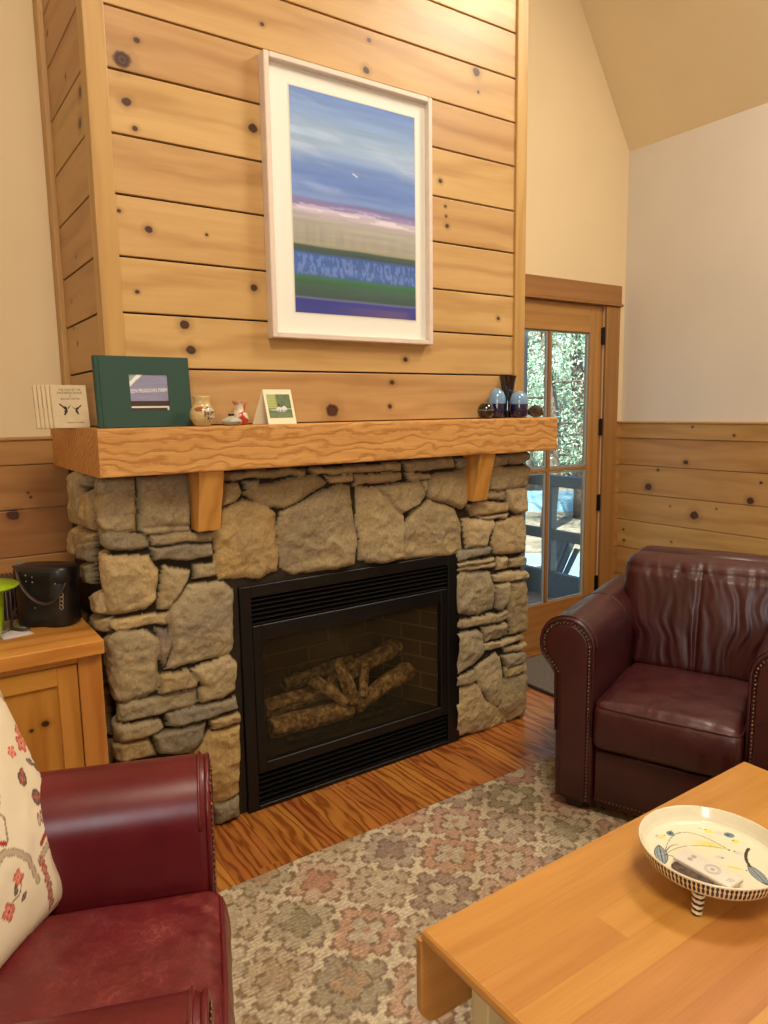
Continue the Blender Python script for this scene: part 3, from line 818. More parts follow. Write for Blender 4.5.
for k in range(9): mb.box(1.23 + k * .065, 1.24 + k * .065, YI + .07, YI + .25, .20, .212, .002, 1)
mb.build('log_grate', M['iron'], ins)
# ceramic logs
m, nt, b = newmat('ceramic_bark')
tc = N(nt, 'ShaderNodeTexCoord'); w = N(nt, 'ShaderNodeTexNoise', i_Scale=38.0, i_Detail=6.0, i_Roughness=.7)
L(nt, tc.outputs['Object'], w.inputs['Vector'])
L(nt, ramp(nt, w.outputs[0], [(.34, S(50, 38, 26)), (.5, S(140, 116, 82)), (.66, S(206, 186, 146))]), b.inputs['Base Color']); setp(b, Roughness=.95)
bp = N(nt, 'ShaderNodeBump', i_Strength=.8, i_Distance=.006); L(nt, w.outputs[0], bp.inputs['Height']); L(nt, bp.outputs[0], b.inputs['Normal'])
LOGM = m
def log(a, b_, r0, r1, label, bend=.01, seed=0):
    a, b_ = Vector(a), Vector(b_)
    o = bpy.data.objects
    n = 22; rows = []
    t = (b_ - a).normalized(); s = t.cross(Vector((0, 0, 1))).normalized(); q = t.cross(s)
    for i in range(n + 1):
        f = i / n
        c = a.lerp(b_, f) + q * (-math.sin(f * math.pi) * bend)
        r = r0 + (r1 - r0) * f
        if i in (0, n): r *= .82
        row = []
        for k in range(20):
            an = 2 * math.pi * k / 20
            rr = r * (1 + (float(fbm(k * .9 + seed, f * 5, seed, 3)) - .5) * .42 + .05 * math.sin(an * 5 + seed))
            row.append(c + (s * math.cos(an) + q * math.sin(an)) * rr)
        rows.append(row)
    mb = MB(); V = mb.grid(rows, closed_v=True); mb.cap(V[0]); mb.cap(V[-1], flip=True)
    ob = mb.build('ceramic_log', LOGM, smooth=True, auto=50)
    tag(ob, label, 'log', 'ceramic logs in the fireplace')
LY = YI
log((1.135, LY + .10, .262), (1.50, LY + .085, .255), .042, .036, 'thick front left ceramic log lying low behind the fireplace glass', .006, 1)
log((1.52, LY + .085, .26), (1.845, LY + .14, .335), .030, .044, 'front right ceramic log rising to a blunt end beside the firebrick', .012, 2)
log((1.15, LY + .185, .312), (1.49, LY + .18, .318), .034, .034, 'middle left ceramic log behind the low front log', .005, 3)
log((1.46, LY + .20, .330), (1.84, LY + .215, .43), .034, .040, 'upper right ceramic log slanting up above the front right log', .01, 4)
log((1.345, LY + .15, .40), (1.465, LY + .07, .29), .026, .022, 'short ceramic stick leaning left of the upright centre stick', .006, 5)
log((1.475, LY + .16, .455), (1.50, LY + .06, .285), .024, .03, 'upright ceramic stick in the centre of the log pile', .006, 6)
log((1.62, LY + .16, .415), (1.545, LY + .07, .30), .02, .02, 'short ceramic stick leaning right of the upright centre stick', .006, 7)
log((1.28, LY + .27, .355), (1.74, LY + .28, .385), .032, .032, 'back ceramic log lying across the rear of the firebox', .004, 8)

# ------------------------------------------------------------------ glazed door
door = struct(bpy.data.objects.new('door_1', None)); C.objects.link(door); door.location = (3.25, 3.02, 0)
lx0, lx1, lz0, lz1 = 2.80, 3.703, .02, 2.108
gx0, gx1, gz0, gz1 = 2.905, 3.603, .300, 1.945
mx, mz = 3.256, 1.122
ya, yb = 3.0, 3.045
mb = MB()
mb.box(lx0, gx0, ya, yb, lz0, lz1, .003, 1); mb.box(gx1, lx1, ya, yb, lz0, lz1, .003, 1)
leaf = mb.build('leaf_stile', M['door_wood'], door)
mb = MB(); mb.box(gx0, gx1, ya, yb, gz1, lz1, .003, 1); mb.box(gx0, gx1, ya, yb, lz0, gz0, .003, 1)
mb.build('leaf_rail', M['door_wood_x'], door)
mb = MB(); mb.box(mx - .011, mx + .011, ya + .004, yb - .004, gz0, gz1, .004, 2)
mb.build('muntin', M['casing'], door)  # both muntins take the darker casing wood to colour in their backlit shade
mb = MB(); mb.box(gx0, gx1, ya + .006, yb - .006, mz - .010, mz + .010, .004, 2)
mb.build('muntin', M['casing_x'], door)
PANE = pane_mat('window_glass', (.93, .97, .95, 1), refl=.6)
for (a, b_) in ((gx0, mx - .013), (mx + .013, gx1)):
    for (c, d) in ((gz0, mz - .013), (mz + .013, gz1)):
        mb = MB(); mb.box(a, b_, 3.021, 3.026, c, d); p = mb.build('pane', PANE, door)
        mb = MB(); frame_y(mb, a, b_, c, d, a + .012, b_ - .012, c + .01, d - .01, 3.012, 3.0195, .001)
        mb.build('glazing_strip', M['stripe'], p)
for hz in (1.93, 1.37, .89, .36):
    mb = MB(); mb.box(3.700, 3.722, 2.990, 3.004, hz - .05, hz + .05, .003, 1); mb.tube([(3.711, 2.988, hz - .053), (3.711, 2.988, hz + .053)], .008, 10)
    mb.build('hinge', M['iron'], door)
mb = MB(); mb.tube([(2.845, 2.998, .98), (2.845, 2.95, .98)], .012, 12); mb.tube([(2.845, 2.952, .98), (2.90, 2.950, .98), (2.95, 2.952, .975)], .009, 10); mb.box(2.825, 2.865, 2.992, 3.0, .90, 1.05, .004, 1)
mb.build('door_handle', M['iron'], door)
t1 = MB(); t1.box(3.728, 3.856, 2.978, 2.9995, .0005, 2.112, .003, 1)
struct(t1.build('trim_1', M['casing']))
t2 = MB(); t2.box(2.66, 2.785, 2.978, 2.9995, .0005, 2.112, .003, 1)
struct(t2.build('trim_2', M['casing']))
t3 = MB(); t3.box(2.645, 3.858, 2.972, 2.9995, 2.128, 2.238, .003, 1); t3.box(2.64, 3.866, 2.964, 2.9995, 2.1125, 2.1279, .002, 1)
struct(t3.build('trim_3', M['casing_x']))
mb = MB()
mb.box(2.770, 2.7995, 2.9998, 3.058, 0, 2.125, .001, 1); mb.box(3.7035, 3.727, 3.0055, 3.058, 0, 2.125, .001, 1)
mb.box(2.7996, 3.7034, 3.0005, 3.058, 2.1095, 2.1255, .001, 1); mb.box(2.7996, 3.7034, 3.0005, 3.058, .0005, .018, .001, 1)
struct(mb.build('trim_4', M['casing']))

# ------------------------------------------------------------------ framed painting
art = thing('framed_painting', 'white-framed abstract seascape in bands of blue and green on the pine chimney', 'picture', (1.495, 2.36, 2.22))
ax0, ax1, az0, az1 = 1.140, 1.852, 1.755, 2.688
M['frame_white'] = plain('limed_frame', S(222, 208, 194), .45, noise=.03)
M['mat_board'] = plain('mat_board', S(244, 243, 236), .8, noise=.005)
mb = MB(); frame_y(mb, ax0, ax1, az0, az1, ax0 + .020, ax1 - .020, az0 + .020, az1 - .020, 2.336, 2.3795, .003)
mb.build('frame', M['frame_white'], art)
mb = MB(); mb.box(ax0 + .018, ax1 - .018, 2.362, 2.366, az0 + .018, az1 - .018)
mb.build('mat', M['mat_board'], art)
px0, px1, pz0, pz1 = 1.243, 1.782, 1.850, 2.609
nu, nv = 150, 210
u, v = np.meshgrid(np.linspace(0, 1, nu), np.linspace(0, 1, nv), indexing='ij')   # v: 0 top .. 1 bottom
def artcol(u, v):
    c = np.zeros(u.shape + (3,))
    vv = v + (fbm(u * 3, v * 2, 1, 3) - .5) * .007 - (u - .5) * .010
    st = fbm(u * 2.2, v * 60, 2, 4)
    cl = fbm(u * 2.2, v * 16 - u * 1.5, 3, 5)
    stops = [(0, (104, 140, 214)), (.06, (128, 160, 220)), (.16, (150, 182, 226)), (.24, (160, 188, 228)), (.30, (118, 150, 216)), (.40, (104, 138, 212)), (.47, (122, 154, 218)),
             (.485, (128, 122, 184)), (.515, (150, 142, 192)), (.53, (206, 198, 214)), (.555, (178, 172, 190)), (.575, (176, 174, 170)), (.66, (166, 164, 154)), (.685, (160, 158, 140)),
             (.693, (70, 92, 84)), (.72, (62, 84, 84)), (.728, (58, 98, 178)), (.80, (74, 112, 190)), (.825, (62, 100, 160)), (.835, (58, 120, 88)), (.855, (50, 104, 74)), (.87, (66, 98, 92)),
             (.92, (58, 88, 84)), (.932, (56, 66, 120)), (.94, (52, 62, 158)), (1.0, (60, 66, 150))]
    P = np.array([s[0] for s in stops]); Q = np.array([S3(*s[1]) for s in stops])
    for k in range(3): c[..., k] = np.interp(vv, P, Q[:, k])
    sky = smooth01((.46 - v) / .04)
    c = c + (sky * np.clip((cl - .5) * 2.2, -.06, 1) * smooth01((v) / .05))[..., None] * np.array([.22, .2, .14])
    c = c * (.84 + .36 * st[..., None])
    wv = smooth01((vv - .728) / .01) * smooth01((.83 - vv) / .01)
    c = c + (wv * (fbm(u * 70, v * 30, 7, 2) > .56))[..., None] * np.array([.08, .10, .16])
    w2 = smooth01((vv - .49) / .02) * smooth01((.56 - vv) / .02)
    c = c + (w2 * (fbm(u * 6, v * 90, 8, 3) > .52))[..., None] * np.array([.22, .20, .22])
    ln = np.exp(-((vv - .932) / .004) ** 2) + .5 * np.exp(-((vv - .69) / .003) ** 2)
    c = c + ln[..., None] * .15
    gr = smooth01((v - .58) / .02) * smooth01((.69 - v) / .02)
    c = c + (gr * (fbm(u * 40, v * 6, 12, 3) - .5))[..., None] * np.array([.10, .08, .04])
    bt = smooth01((vv - .95) / .02) * np.clip((u - .25) * 2, 0, 1) * smooth01((.98 - u) / .1)
    c = c * (1 - bt[..., None] * .5) + bt[..., None] * .5 * S3(126, 96, 124)
    b = np.hypot((u - .49) / .022, (v - .335 - (u - .49) * .3) / .004); c = np.where((b < 1)[..., None], S3(225, 230, 240), c)
    return np.clip(c, 0.005, 1)
co = np.stack([px0 + (px1 - px0) * u, np.full_like(u, 2.3612), pz1 - (pz1 - pz0) * v], -1).reshape(-1, 3)
mesh_np('painting', co, grid_faces(nu, nv), attr_mat('paint_layers', rough=.6, noise=.05, nscale=150), artcol(u, v).reshape(-1, 3), art)
mb = MB(); frame_y(mb, px0 - .004, px1 + .004, pz0 - .004, pz1 + .004, px0, px1, pz0, pz1, 2.3606, 2.3619, 0)
mb.build('mat_bevel', plain('bevel_edge', S(225, 222, 210), .8), art)
mb = MB(); mb.box(ax0 + .019, ax1 - .019, 2.349, 2.351, az0 + .019, az1 - .019)
mb.build('glass', pane_mat('picture_glass', (.985, .99, .985, 1), refl=.55), art)

# ------------------------------------------------------------------ text helper
def text_mesh(name, s, size, mat, parent, frame, align='CENTER', thick=.0004):
    """frame: 4x4 matrix taking text x->right, y->up to world"""
    cu = bpy.data.curves.new(name, 'FONT'); cu.body = s; cu.size = size; cu.align_x = align; cu.align_y = 'CENTER'; cu.extrude = thick
    cu.resolution_u = 3
    t = bpy.data.objects.new('tmp_text', cu); C.objects.link(t)
    dg = bpy.context.evaluated_depsgraph_get(); dg.update()
    me = bpy.data.meshes.new_from_object(t.evaluated_get(dg))
    bpy.data.objects.remove(t); bpy.data.curves.remove(cu)
    me.name = name; me.materials.clear(); me.materials.append(mat)
    me.transform(frame)
    return link(name, me, parent)

def facing(origin, right, up):
    r = Vector(right).normalized(); u_ = Vector(up); u_ = (u_ - r * u_.dot(r)).normalized(); n = r.cross(u_)
    return Matrix(((r.x, u_.x, n.x, origin[0]), (r.y, u_.y, n.y, origin[1]), (r.z, u_.z, n.z, origin[2]), (0, 0, 0, 1)))

def place(mb, mtx):
    mb.bm.transform(mtx); return mb

# ------------------------------------------------------------------ green photo album leaning on the chimney
ZT = ZM1 + .0005
alb = thing('photo_album', 'dark green cloth-covered photo album with a cover window, leaning on the mantel', 'photo album', (.67, 2.31, ZT))
M['green_cloth'] = plain('green_book_cloth', S(40, 72, 62), .75, noise=.12, nscale=500, bump=.2)
M['paper'] = plain('page_paper', S(232, 222, 198), .85, noise=.03)
lean = math.radians(5)
AF = facing((.540, 2.328, ZT + .0015), (1, .022, 0), (0, math.sin(lean), math.cos(lean)))   # local: x right, y up, z out of the cover
AW, AH, AD = .296, .222, .018
mb = MB()
ww, wh, wx, wy = .122, .114, .100, .052    # window
mb.box(0, wx, 0, AH, -.003, 0, 0); mb.box(wx + ww, AW, 0, AH, -.003, 0, 0)
mb.box(wx, wx + ww, 0, wy, -.003, 0, 0); mb.box(wx, wx + ww, wy + wh, AH, -.003, 0, 0)
place(mb, AF).build('front_cover', M['green_cloth'], alb)
mb = MB(); mb.box(0, AW, 0, AH, -AD, -AD + .003, .001, 1); place(mb, AF).build('back_cover', M['green_cloth'], alb)
mb = MB(); mb.box(-.004, .0, 0, AH, -AD, 0, .0015, 1); mb.tube([(.012, .001, .0002), (.012, AH - .001, .0002)], .0022, 8)
place(mb, AF).build('spine', M['green_cloth'], alb)
mb = MB(); mb.box(.004, AW - .005, .004, AH - .004, -AD + .0035, -.0045, .0005, 1); place(mb, AF).build('pages', M['paper'], alb)
nu, nv = 50, 48
u, v = np.meshgrid(np.linspace(0, 1, nu), np.linspace(0, 1, nv), indexing='ij')
c = np.ones(u.shape + (3,)) * S3(140, 142, 172)
c *= (.85 + .3 * fbm(u * 3, v * 30, 4, 3))[..., None]
tri = (u + v * 1.05) ; c = np.where(((tri < .36))[..., None], S3(232, 236, 232), c); c = np.where((tri < .22)[..., None], S3(150, 170, 160), c)
c = np.where((v > .74)[..., None], S3(66, 52, 46), c); c = np.where(((v > .875) & (v < .92))[..., None], S3(226, 226, 220), c)
c = np.where(((u > .95) & (v > .875))[..., None], S3(226, 226, 220), c)
co = np.stack([wx + ww * u, wy + wh * (1 - v), np.full_like(u, -.0032)], -1).reshape(-1, 3)
co = np.array([tuple(AF @ Vector(p)) for p in co])
ph = mesh_np('cover_photo', co, grid_faces(nu, nv), attr_mat('photo_print', rough=.35), c.reshape(-1, 3), alb)
M['ink_white'] = plain('white_letters', S(240, 240, 236), .6)
M['ink'] = plain('dark_ink', S(62, 52, 42), .8)
text_mesh('sign_text', 'EEN MEADOWS FARM', .0150, M['ink_white'], ph, AF @ Matrix.Translation((wx + ww * .5, wy + wh * .55, -.0028)) @ Matrix.Rotation(math.radians(2), 4, 'Z') @ Matrix.Diagonal((.80, 1.15, 1, 1)))

# ------------------------------------------------------------------ little cream books
M['cream_cover'] = plain('cream_cover', S(222, 204, 166), .7, noise=.05, nscale=40)
def booklet(o, yaw, label, front):
    bt = thing('small_book', label, 'book', o, 0, 'small cream books at the mantel end')
    ln = math.radians(8)
    r = Vector((math.cos(yaw), math.sin(yaw), 0)); bk = Vector((-math.sin(yaw), math.cos(yaw), 0))
    F = facing(o, r, bk * math.sin(ln) + Vector((0, 0, math.cos(ln))))
    W, H_, D = .112, .142, .0115
    mb = MB(); mb.box(0, W, 0, H_, -.0016, 0, .0006, 1); cv = place(mb, F).build('cover', M['cream_cover'], bt)
    mb = MB(); mb.box(0, W, 0, H_, -D, -D + .0016, .0006, 1); place(mb, F).build('cover', M['cream_cover'], bt)
    mb = MB(); mb.box(-.0016, 0, 0, H_, -D, 0, .0007, 1); sp = place(mb, F).build('spine', M['cream_cover'], bt)
    mb = MB(); mb.box(.0005, W - .004, .003, H_ - .003, -D + .0018, -.0018, 0); place(mb, F).build('pages', M['paper'], bt)
    if not front:
        text_mesh('spine_text', 'THE TALE OF', .006, M['ink'], sp, F @ Matrix.Translation((-.0018, H_ * .6, -D / 2)) @ Matrix.Rotation(-math.pi / 2, 4, 'Y') @ Matrix.Rotation(-math.pi / 2, 4, 'Z'), thick=.0001)
    if front:
        for s, y, sz in (('THE TALE OF THE', .126, .0088), ('FAITHFUL DOVE', .1155, .0108), ('BY', .104, .006), ('BEATRIX POTTER', .0955, .0078), ('FREDERICK WARNE', .017, .0062)):
            text_mesh('title_text', s, sz, M['ink'], cv, F @ Matrix.Translation((W * (.52 if y > .05 else .6), y, .0002)), thick=.0001)
        # two flying birds
        mb = MB()
        def flat(poly, z=.0003):
            mb.prism(poly, lambda p: (p[0], p[1], .0001), lambda p: (p[0], p[1], z))
        for dx, dy, sc, fl in ((.040, .062, 1.0, 1), (.075, .060, .82, -1)):
            q = lambda pts: [(dx + fl * a * sc, dy + b * sc) for a, b in pts]
            flat(q([(-.021, .018), (-.016, .0185), (-.006, .010), (.003, .008), (.006, .001), (.001, -.004), (-.004, -.001), (-.009, .006), (-.016, .012)]))
            flat(q([(.000, -.002), (.005, -.001), (.006, -.008), (.002, -.014), (-.004, -.0105), (-.006, -.006)]))
            flat(q([(.006, .003), (.012, .010), (.018, .0135), (.013, .007), (.009, .001)]))
            flat(q([(-.004, -.010), (.001, -.012), (-.001, -.020), (-.008, -.019)]))
        place(mb, F).build('bird_illustration', M['ink'], cv)
yw_ = math.radians(5)
for k in range(5):
    booklet((.452 - .0105 * k, 2.560 + .0145 * k, ZT), yw_, ['small cream book showing its cover with two flying birds', 'cream book right behind the bird-covered one, spine edge showing',
            'third cream book back from the bird-covered front one', 'fourth cream book back, one before the rearmost', 'rearmost cream book, its spine at the outer end of the row'][k], k == 0)

# ------------------------------------------------------------------ pottery on the mantel
def lathe_obj(prof, loc, mat, n=40, colfn=None, name='body', parent=None, dense=True):
    if dense:
        # resample the profile smoothly
        P = np.array(prof, float); s = np.r_[0, np.cumsum(np.hypot(*np.diff(P, axis=0).T))]
        t = np.linspace(0, s[-1], 70); R = np.interp(t, s, P[:, 0]); Z = np.interp(t, s, P[:, 1])
        for _ in range(3):
            R[1:-1] = (R[:-2] + 2 * R[1:-1] + R[2:]) / 4; Z[1:-1] = (Z[:-2] + 2 * Z[1:-1] + Z[2:]) / 4
    else:
        R, Z = np.array(prof, float).T
    a = np.linspace(0, 2 * np.pi, n, endpoint=False)
    co = np.stack([loc[0] + R[:, None] * np.cos(a), loc[1] + R[:, None] * np.sin(a), loc[2] + Z[:, None] + 0 * a], -1).reshape(-1, 3)
    F = grid_faces(len(R), n, True)[:, ::-1].tolist()
    F.append(list(range(n))[::-1]); F.append([(len(R) - 1) * n + k for k in range(n)])
    col = None
    if colfn is not None:
        A, ZZ = np.meshgrid(a, Z); col = colfn(A.T.T, ZZ).reshape(-1, 3)
    return mesh_np(name, co, F, mat, col, parent, smooth=True, auto=50)
GLAZE = attr_mat('painted_glaze', rough=.22, coat=.4, noise=.06, nscale=120)
def jugcol(a, z):
    c = np.ones(a.shape + (3,)) * S3(206, 182, 126)
    c *= (.85 + .3 * fbm(a * 3, z * 40, 1, 3))[..., None]
    d = np.hypot((a - 5.15) / .62, (z - .040) / .026)
    leafy = (d < 1) & (fbm(a * 9, z * 220, 4, 2) > .5); c = np.where(leafy[..., None], S3(92, 60, 50), c)
    spots = (d < 1.15) & (fbm(a * 7, z * 170, 8, 2) > .63); c = np.where(spots[..., None], S3(214, 214, 204), c)
    g2 = np.hypot((a - 4.1) / .5, (z - .055) / .008); c = np.where((g2 < 1)[..., None], S3(158, 92, 58), c)
    return c
prof = [(.0, .0), (.022, 0), (.026, .004), (.038, .022), (.041, .040), (.036, .056), (.027, .068), (.0255, .080), (.029, .098), (.0275, .099), (.023, .080), (.0, .075)]
tag(lathe_obj(prof, (.850, 2.284, ZT), GLAZE, 48, jugcol, 'cream_vase'), 'small cream pottery vase with a dark floral sprig, beside the green album', 'vase')
def teacol(a, z):
    c = np.ones(a.shape + (3,)) * S3(176, 178, 158); c *= (.75 + .5 * fbm(a * 2, z * 60, 2, 3))[..., None]
    return np.where((z > .031)[..., None], S3(60, 44, 36), c)
prof = [(0, 0), (.018, 0), (.024, .002), (.036, .012), (.034, .018), (.018, .027), (.009, .030), (.010, .037), (.0125, .039), (.008, .038), (.0, .034)]
tag(lathe_obj(prof, (.950, 2.285, ZT), GLAZE, 40, teacol, 'squat_bottle'), 'squat grey-green pottery bottle with a dark lip, in front of the red vase', 'bottle')
def redcol(a, z):
    c = np.ones(a.shape + (3,)) * S3(178, 52, 40)
    c = np.where((fbm(a * 1.5 + 1, z * 45, 3, 3) > .52)[..., None], S3(222, 206, 178), c)
    c = np.where((z > .072)[..., None], S3(214, 160, 132), c)
    return c * (.85 + .3 * fbm(a * 4, z * 90, 6, 2))[..., None]
prof = [(0, 0), (.022, 0), (.026, .006), (.030, .022), (.026, .036), (.017, .050), (.018, .064), (.025, .079), (.0265, .083), (.022, .082), (.014, .060), (0, .056)]
tag(lathe_obj(prof, (.998, 2.325, ZT), GLAZE, 40, redcol, 'red_vase'), 'small red and cream pottery vase with flared rim behind the squat bottle', 'vase')

# tent card with a snapshot
card = thing('photo_card', 'cream folded card with a snapshot of two white figures, standing on the mantel', 'photo card', (1.135, 2.31, ZT))
M['card'] = plain('cream_card', S(236, 226, 192), .7)
cl = math.radians(17)
CF = facing((1.087, 2.288, ZT), (1, .05, 0), (-.10, math.sin(cl), math.cos(cl)))
CWd, CH = .112, .126
mb = MB(); mb.box(0, CWd, 0, CH, -.0012, 0, 0); place(mb, CF).build('front_leaf', M['card'], card)
tl = CF @ Vector((0, CH, -.0006)); tr = CF @ Vector((CWd, CH, -.0006)); bl = Vector((1.058, 2.358, ZT)); brr = Vector((1.170, 2.364, ZT))
mb = MB(); th = Vector((0, .0012, 0))
mb.hexa([bl, brr, brr + th, bl + th, tl, tr, tr + th, tl + th]); mb.build('back_leaf', M['card'], card)
nu, nv = 56, 60
u, v = np.meshgrid(np.linspace(0, 1, nu), np.linspace(0, 1, nv), indexing='ij')
c = np.ones(u.shape + (3,)) * S3(98, 118, 84); c *= (.65 + .6 * fbm(u * 10, v * 10, 3, 4))[..., None]
lf = smooth01((.44 - u) / .1) * smooth01((.66 - v) / .12); c = c * (1 - lf[..., None]) + lf[..., None] * S3(170, 180, 112) * (.75 + .4 * (np.sin(v * 60) * .5 + .5))[..., None]
c = np.where((v > .78)[..., None], c * .8 + S3(130, 138, 104) * .3, c)
wob_ = (fbm(u * 14, v * 14, 9, 3) - .5) * .9
for cx, cy, rx, ry, k in ((.46, .63, .12, .12, (214, 218, 214)), (.68, .62, .11, .13, (214, 218, 214)), (.2, .66, .16, .022, (190, 196, 186)), (.88, .62, .12, .02, (190, 196, 186)),
                          (.47, .46, .05, .06, (56, 54, 50)), (.61, .47, .045, .06, (74, 72, 66)), (.57, .76, .035, .11, (130, 130, 124)), (.44, .70, .05, .05, (150, 156, 152)), (.70, .70, .05, .05, (150, 156, 152))):
    c = np.where((np.hypot((u - cx) / rx, (v - cy) / ry) + wob_ < 1)[..., None], S3(*k), c)
co = np.stack([.010 + .092 * u, .022 + .086 * (1 - v), np.full_like(u, .0004)], -1).reshape(-1, 3)
co = np.array([tuple(CF @ Vector(p)) for p in co])
mesh_np('snapshot', co, grid_faces(nu, nv), attr_mat('snapshot_print', rough=.3), c.reshape(-1, 3), card)

# glass pieces at the right end
def glassmat(name, col, rough=.06):
    m, nt, b = newmat(name); setp(b, Roughness=rough); b.inputs['Base Color'].default_value = col
    b.inputs['Coat Weight'].default_value = 1.0; b.inputs['Coat Roughness'].default_value = .03
    return m
BLK = glassmat('black_glass', S(20, 18, 20)); NAVY = glassmat('navy_glass', S(22, 22, 62)); SKYB = glassmat('pale_blue_glass', S(118, 158, 196), .2); AMB = glassmat('dark_smoky_glass', S(44, 40, 34))
mb = MB(); mb.lathe([(.010, 0), (.020, .003), (.031, .013), (.0365, .030), (.034, .046), (.024, .062), (.010, .0685), (.002, .0695)], 2.107, 2.303, ZT, 36)
ball = tag(mb.build('glass_ball', BLK, smooth=True, auto=60), 'round black glass ball, left of the two blue domed pieces on the mantel', 'glass ball')
mb = MB(); mb.lathe([(.0370, .0345), (.0374, .036), (.0374, .0366), (.0368, .0378)], 2.107, 2.303, ZT, 36, cap0=False, cap1=False)
mb.build('seam_line', plain('grey_seam', S(120, 120, 112), .3), ball, smooth=True)
def dome(x, y, r, h, hm, label):
    t = thing('blue_glass_dome', label, 'glass ornament', (x, y, ZT), 0, 'two-tone blue domed glass pieces')
    mb = MB(); mb.lathe([(r * .5, 0), (r * .8, .003), (r * .95, .012), (r, hm * .6), (r, hm)], x, y, ZT, 36); mb.build('lower_half', NAVY, t, smooth=True, auto=60)
    pr = [(r, hm + .0002), (r * 1.01, hm + .004)] + [(r * 1.01 * math.cos(a), hm + .012 + (h - hm - .012) * math.sin(a)) for a in np.linspace(0.1, 1.53, 9)]
    mb = MB(); mb.lathe(pr, x, y, ZT, 36); mb.build('upper_half', SKYB, t, smooth=True, auto=60)
dome(2.208, 2.342, .0385, .130, .063, 'pale-topped blue glass dome between the black ball and tall vase')
dome(2.292, 2.292, .0400, .118, .060, 'bright-topped blue glass dome standing in front of the tall black vase')
mb = MB(); mb.lathe([(.022, 0), (.030, .003), (.026, .02), (.024, .06), (.027, .11), (.034, .160), (.040, .182), (.0405, .185), (.037, .185), (.030, .155), (.018, .10)], 2.296, 2.368 - .0, ZT, 36)
tag(mb.build('black_vase', BLK, smooth=True, auto=50), 'tall narrow black glass vase flaring at the top, behind the blue domes', 'vase')
# faceted dark paperweight
bm = bmesh.new(); bmesh.ops.create_icosphere(bm, subdivisions=2, radius=1)
for w in bm.verts:
    k = .85 + .3 * random.random()
    w.co = Vector((2.408 + w.co.x * .050 * k, 2.305 + w.co.y * .026 * k, ZT + .0225 + w.co.z * .0225 * min(k, 1.0) + max(0, w.co.z) * .012))
mb = MB(); mb.merge(bm, .5)
tag(mb.build('glass_paperweight', AMB), 'dark smoky glass paperweight lump at the right end of the mantel', 'paperweight')

# ------------------------------------------------------------------ cabinet at the left of the stone
cab = thing('pine_cabinet', 'golden pine built-in cabinet with a panelled door left of the stone fireplace', 'cabinet', (0, 2.65, 0))
CY, CZ = 2.300, .805
cx0, cx1 = -.55, .488
mb = MB()
mb.box(cx0, cx1, CY + .02, YW - .02, .09, CZ - .046, .002, 1); mb.box(cx0 + .02, cx1 - .02, CY + .07, YW - .02, .0005, .09, 0)
mb.build('carcass', M['cab'], cab)
fr = CY + .0195
for a_, b_ in ((.418, cx1), (-.09, -.02), (cx0, cx0 + .05)):
    mb = MB(); mb.box(a_, b_, CY, fr, .09, CZ - .046, .002, 1); mb.build('face_stile', M['cab'], cab)
for a_, b_ in ((-.0195, .4175), (cx0 + .0505, -.0905)):
    for c_, d_ in ((.738, CZ - .046), (.09, .13)):
        mb = MB(); mb.box(a_, b_, CY, fr, c_, d_, .002, 1); mb.build('face_rail', M['cab_x'], cab)
mb = MB(); mb.box(cx0, cx1 + .006, CY - .026, YW - .02, CZ - .0455, CZ, .004, 2)
mb.build('counter_top', M['cab_x'], cab)
for (d0, d1) in ((-.017, .415), (cx0 + .053, -.093)):
    z0, z1 = .133, .735
    mb = MB(); mb.box(d0 + .050, d1 - .050, CY + .010, CY + .018, z0 + .05, z1 - .05, 0); dd = mb.build('door', M['cab'], cab)
    for a_, b_ in ((d0, d0 + .058), (d1 - .058, d1)):
        mb = MB(); mb.box(a_, b_, CY + .001, CY + .0185, z0, z1, .002, 1); mb.build('door_stile', M['cab'], dd)
    for c_, d_ in ((z1 - .058, z1), (z0, z0 + .058)):
        mb = MB(); mb.box(d0 + .058, d1 - .058, CY + .001, CY + .0185, c_, d_, .002, 1); mb.build('door_rail', M['cab_x'], dd)
    mb = MB(); mb.tube([(d0 + .03, CY, .55), (d0 + .03, CY - .018, .55)], [.006, .006], 12); mb.sphere((d0 + .03, CY - .024, .55), .014, 14, 8); mb.build('knob', M['iron'], dd, smooth=True)

# binocular case
ZC = CZ + .0005
bc = thing('binocular_case', 'black leather binocular case with a shoulder strap on the pine cabinet', 'case', (.40, 2.56, ZC))
M['black_leather'] = plain('black_leather', S(13, 11, 10), .45, noise=.2, nscale=80, bump=.15, coat=.15)
M['strap_leather'] = plain('strap_leather', S(60, 40, 32), .5, noise=.15, nscale=60, bump=.2)
M['stud_metal'] = plain('stud_metal', S(190, 180, 150), .3, metal=1.0)
c0 = Vector((.392, 2.570, ZC)); ang = math.radians(-38)
def lobe(w, d, n=44):
    out = []
    for k in range(n):
        a = 2 * math.pi * k / n
        x = math.copysign(abs(math.cos(a)) ** .55, math.cos(a)) * w / 2
        y = math.copysign(abs(math.sin(a)) ** .75, math.sin(a)) * d / 2
        if y < 0: y *= 1 - .12 * math.exp(-(x / (w * .12)) ** 2)
        out.append((x, y))
    return out
CM = Matrix.Translation(c0) @ Matrix.Rotation(ang, 4, 'Z')
def rings(levels, w, d):
    return [[(x * s, y * s, z) for x, y in lobe(w, d)] for s, z in levels]
mb = MB(); V = mb.grid(rings([(.90, 0), (.97, .004), (1.0, .012), (1.0, .140), (.985, .150)], .195, .118), closed_v=True); mb.cap(V[0]); mb.cap(V[-1], flip=True)
place(mb, CM).build('body', M['black_leather'], bc, smooth=True, auto=50)
mb = MB(); V = mb.grid(rings([(1.03, .148), (1.04, .150), (1.035, .186), (1.0, .196), (.94, .200)], .197, .120), closed_v=True); mb.cap(V[0]); mb.cap(V[-1], flip=True)
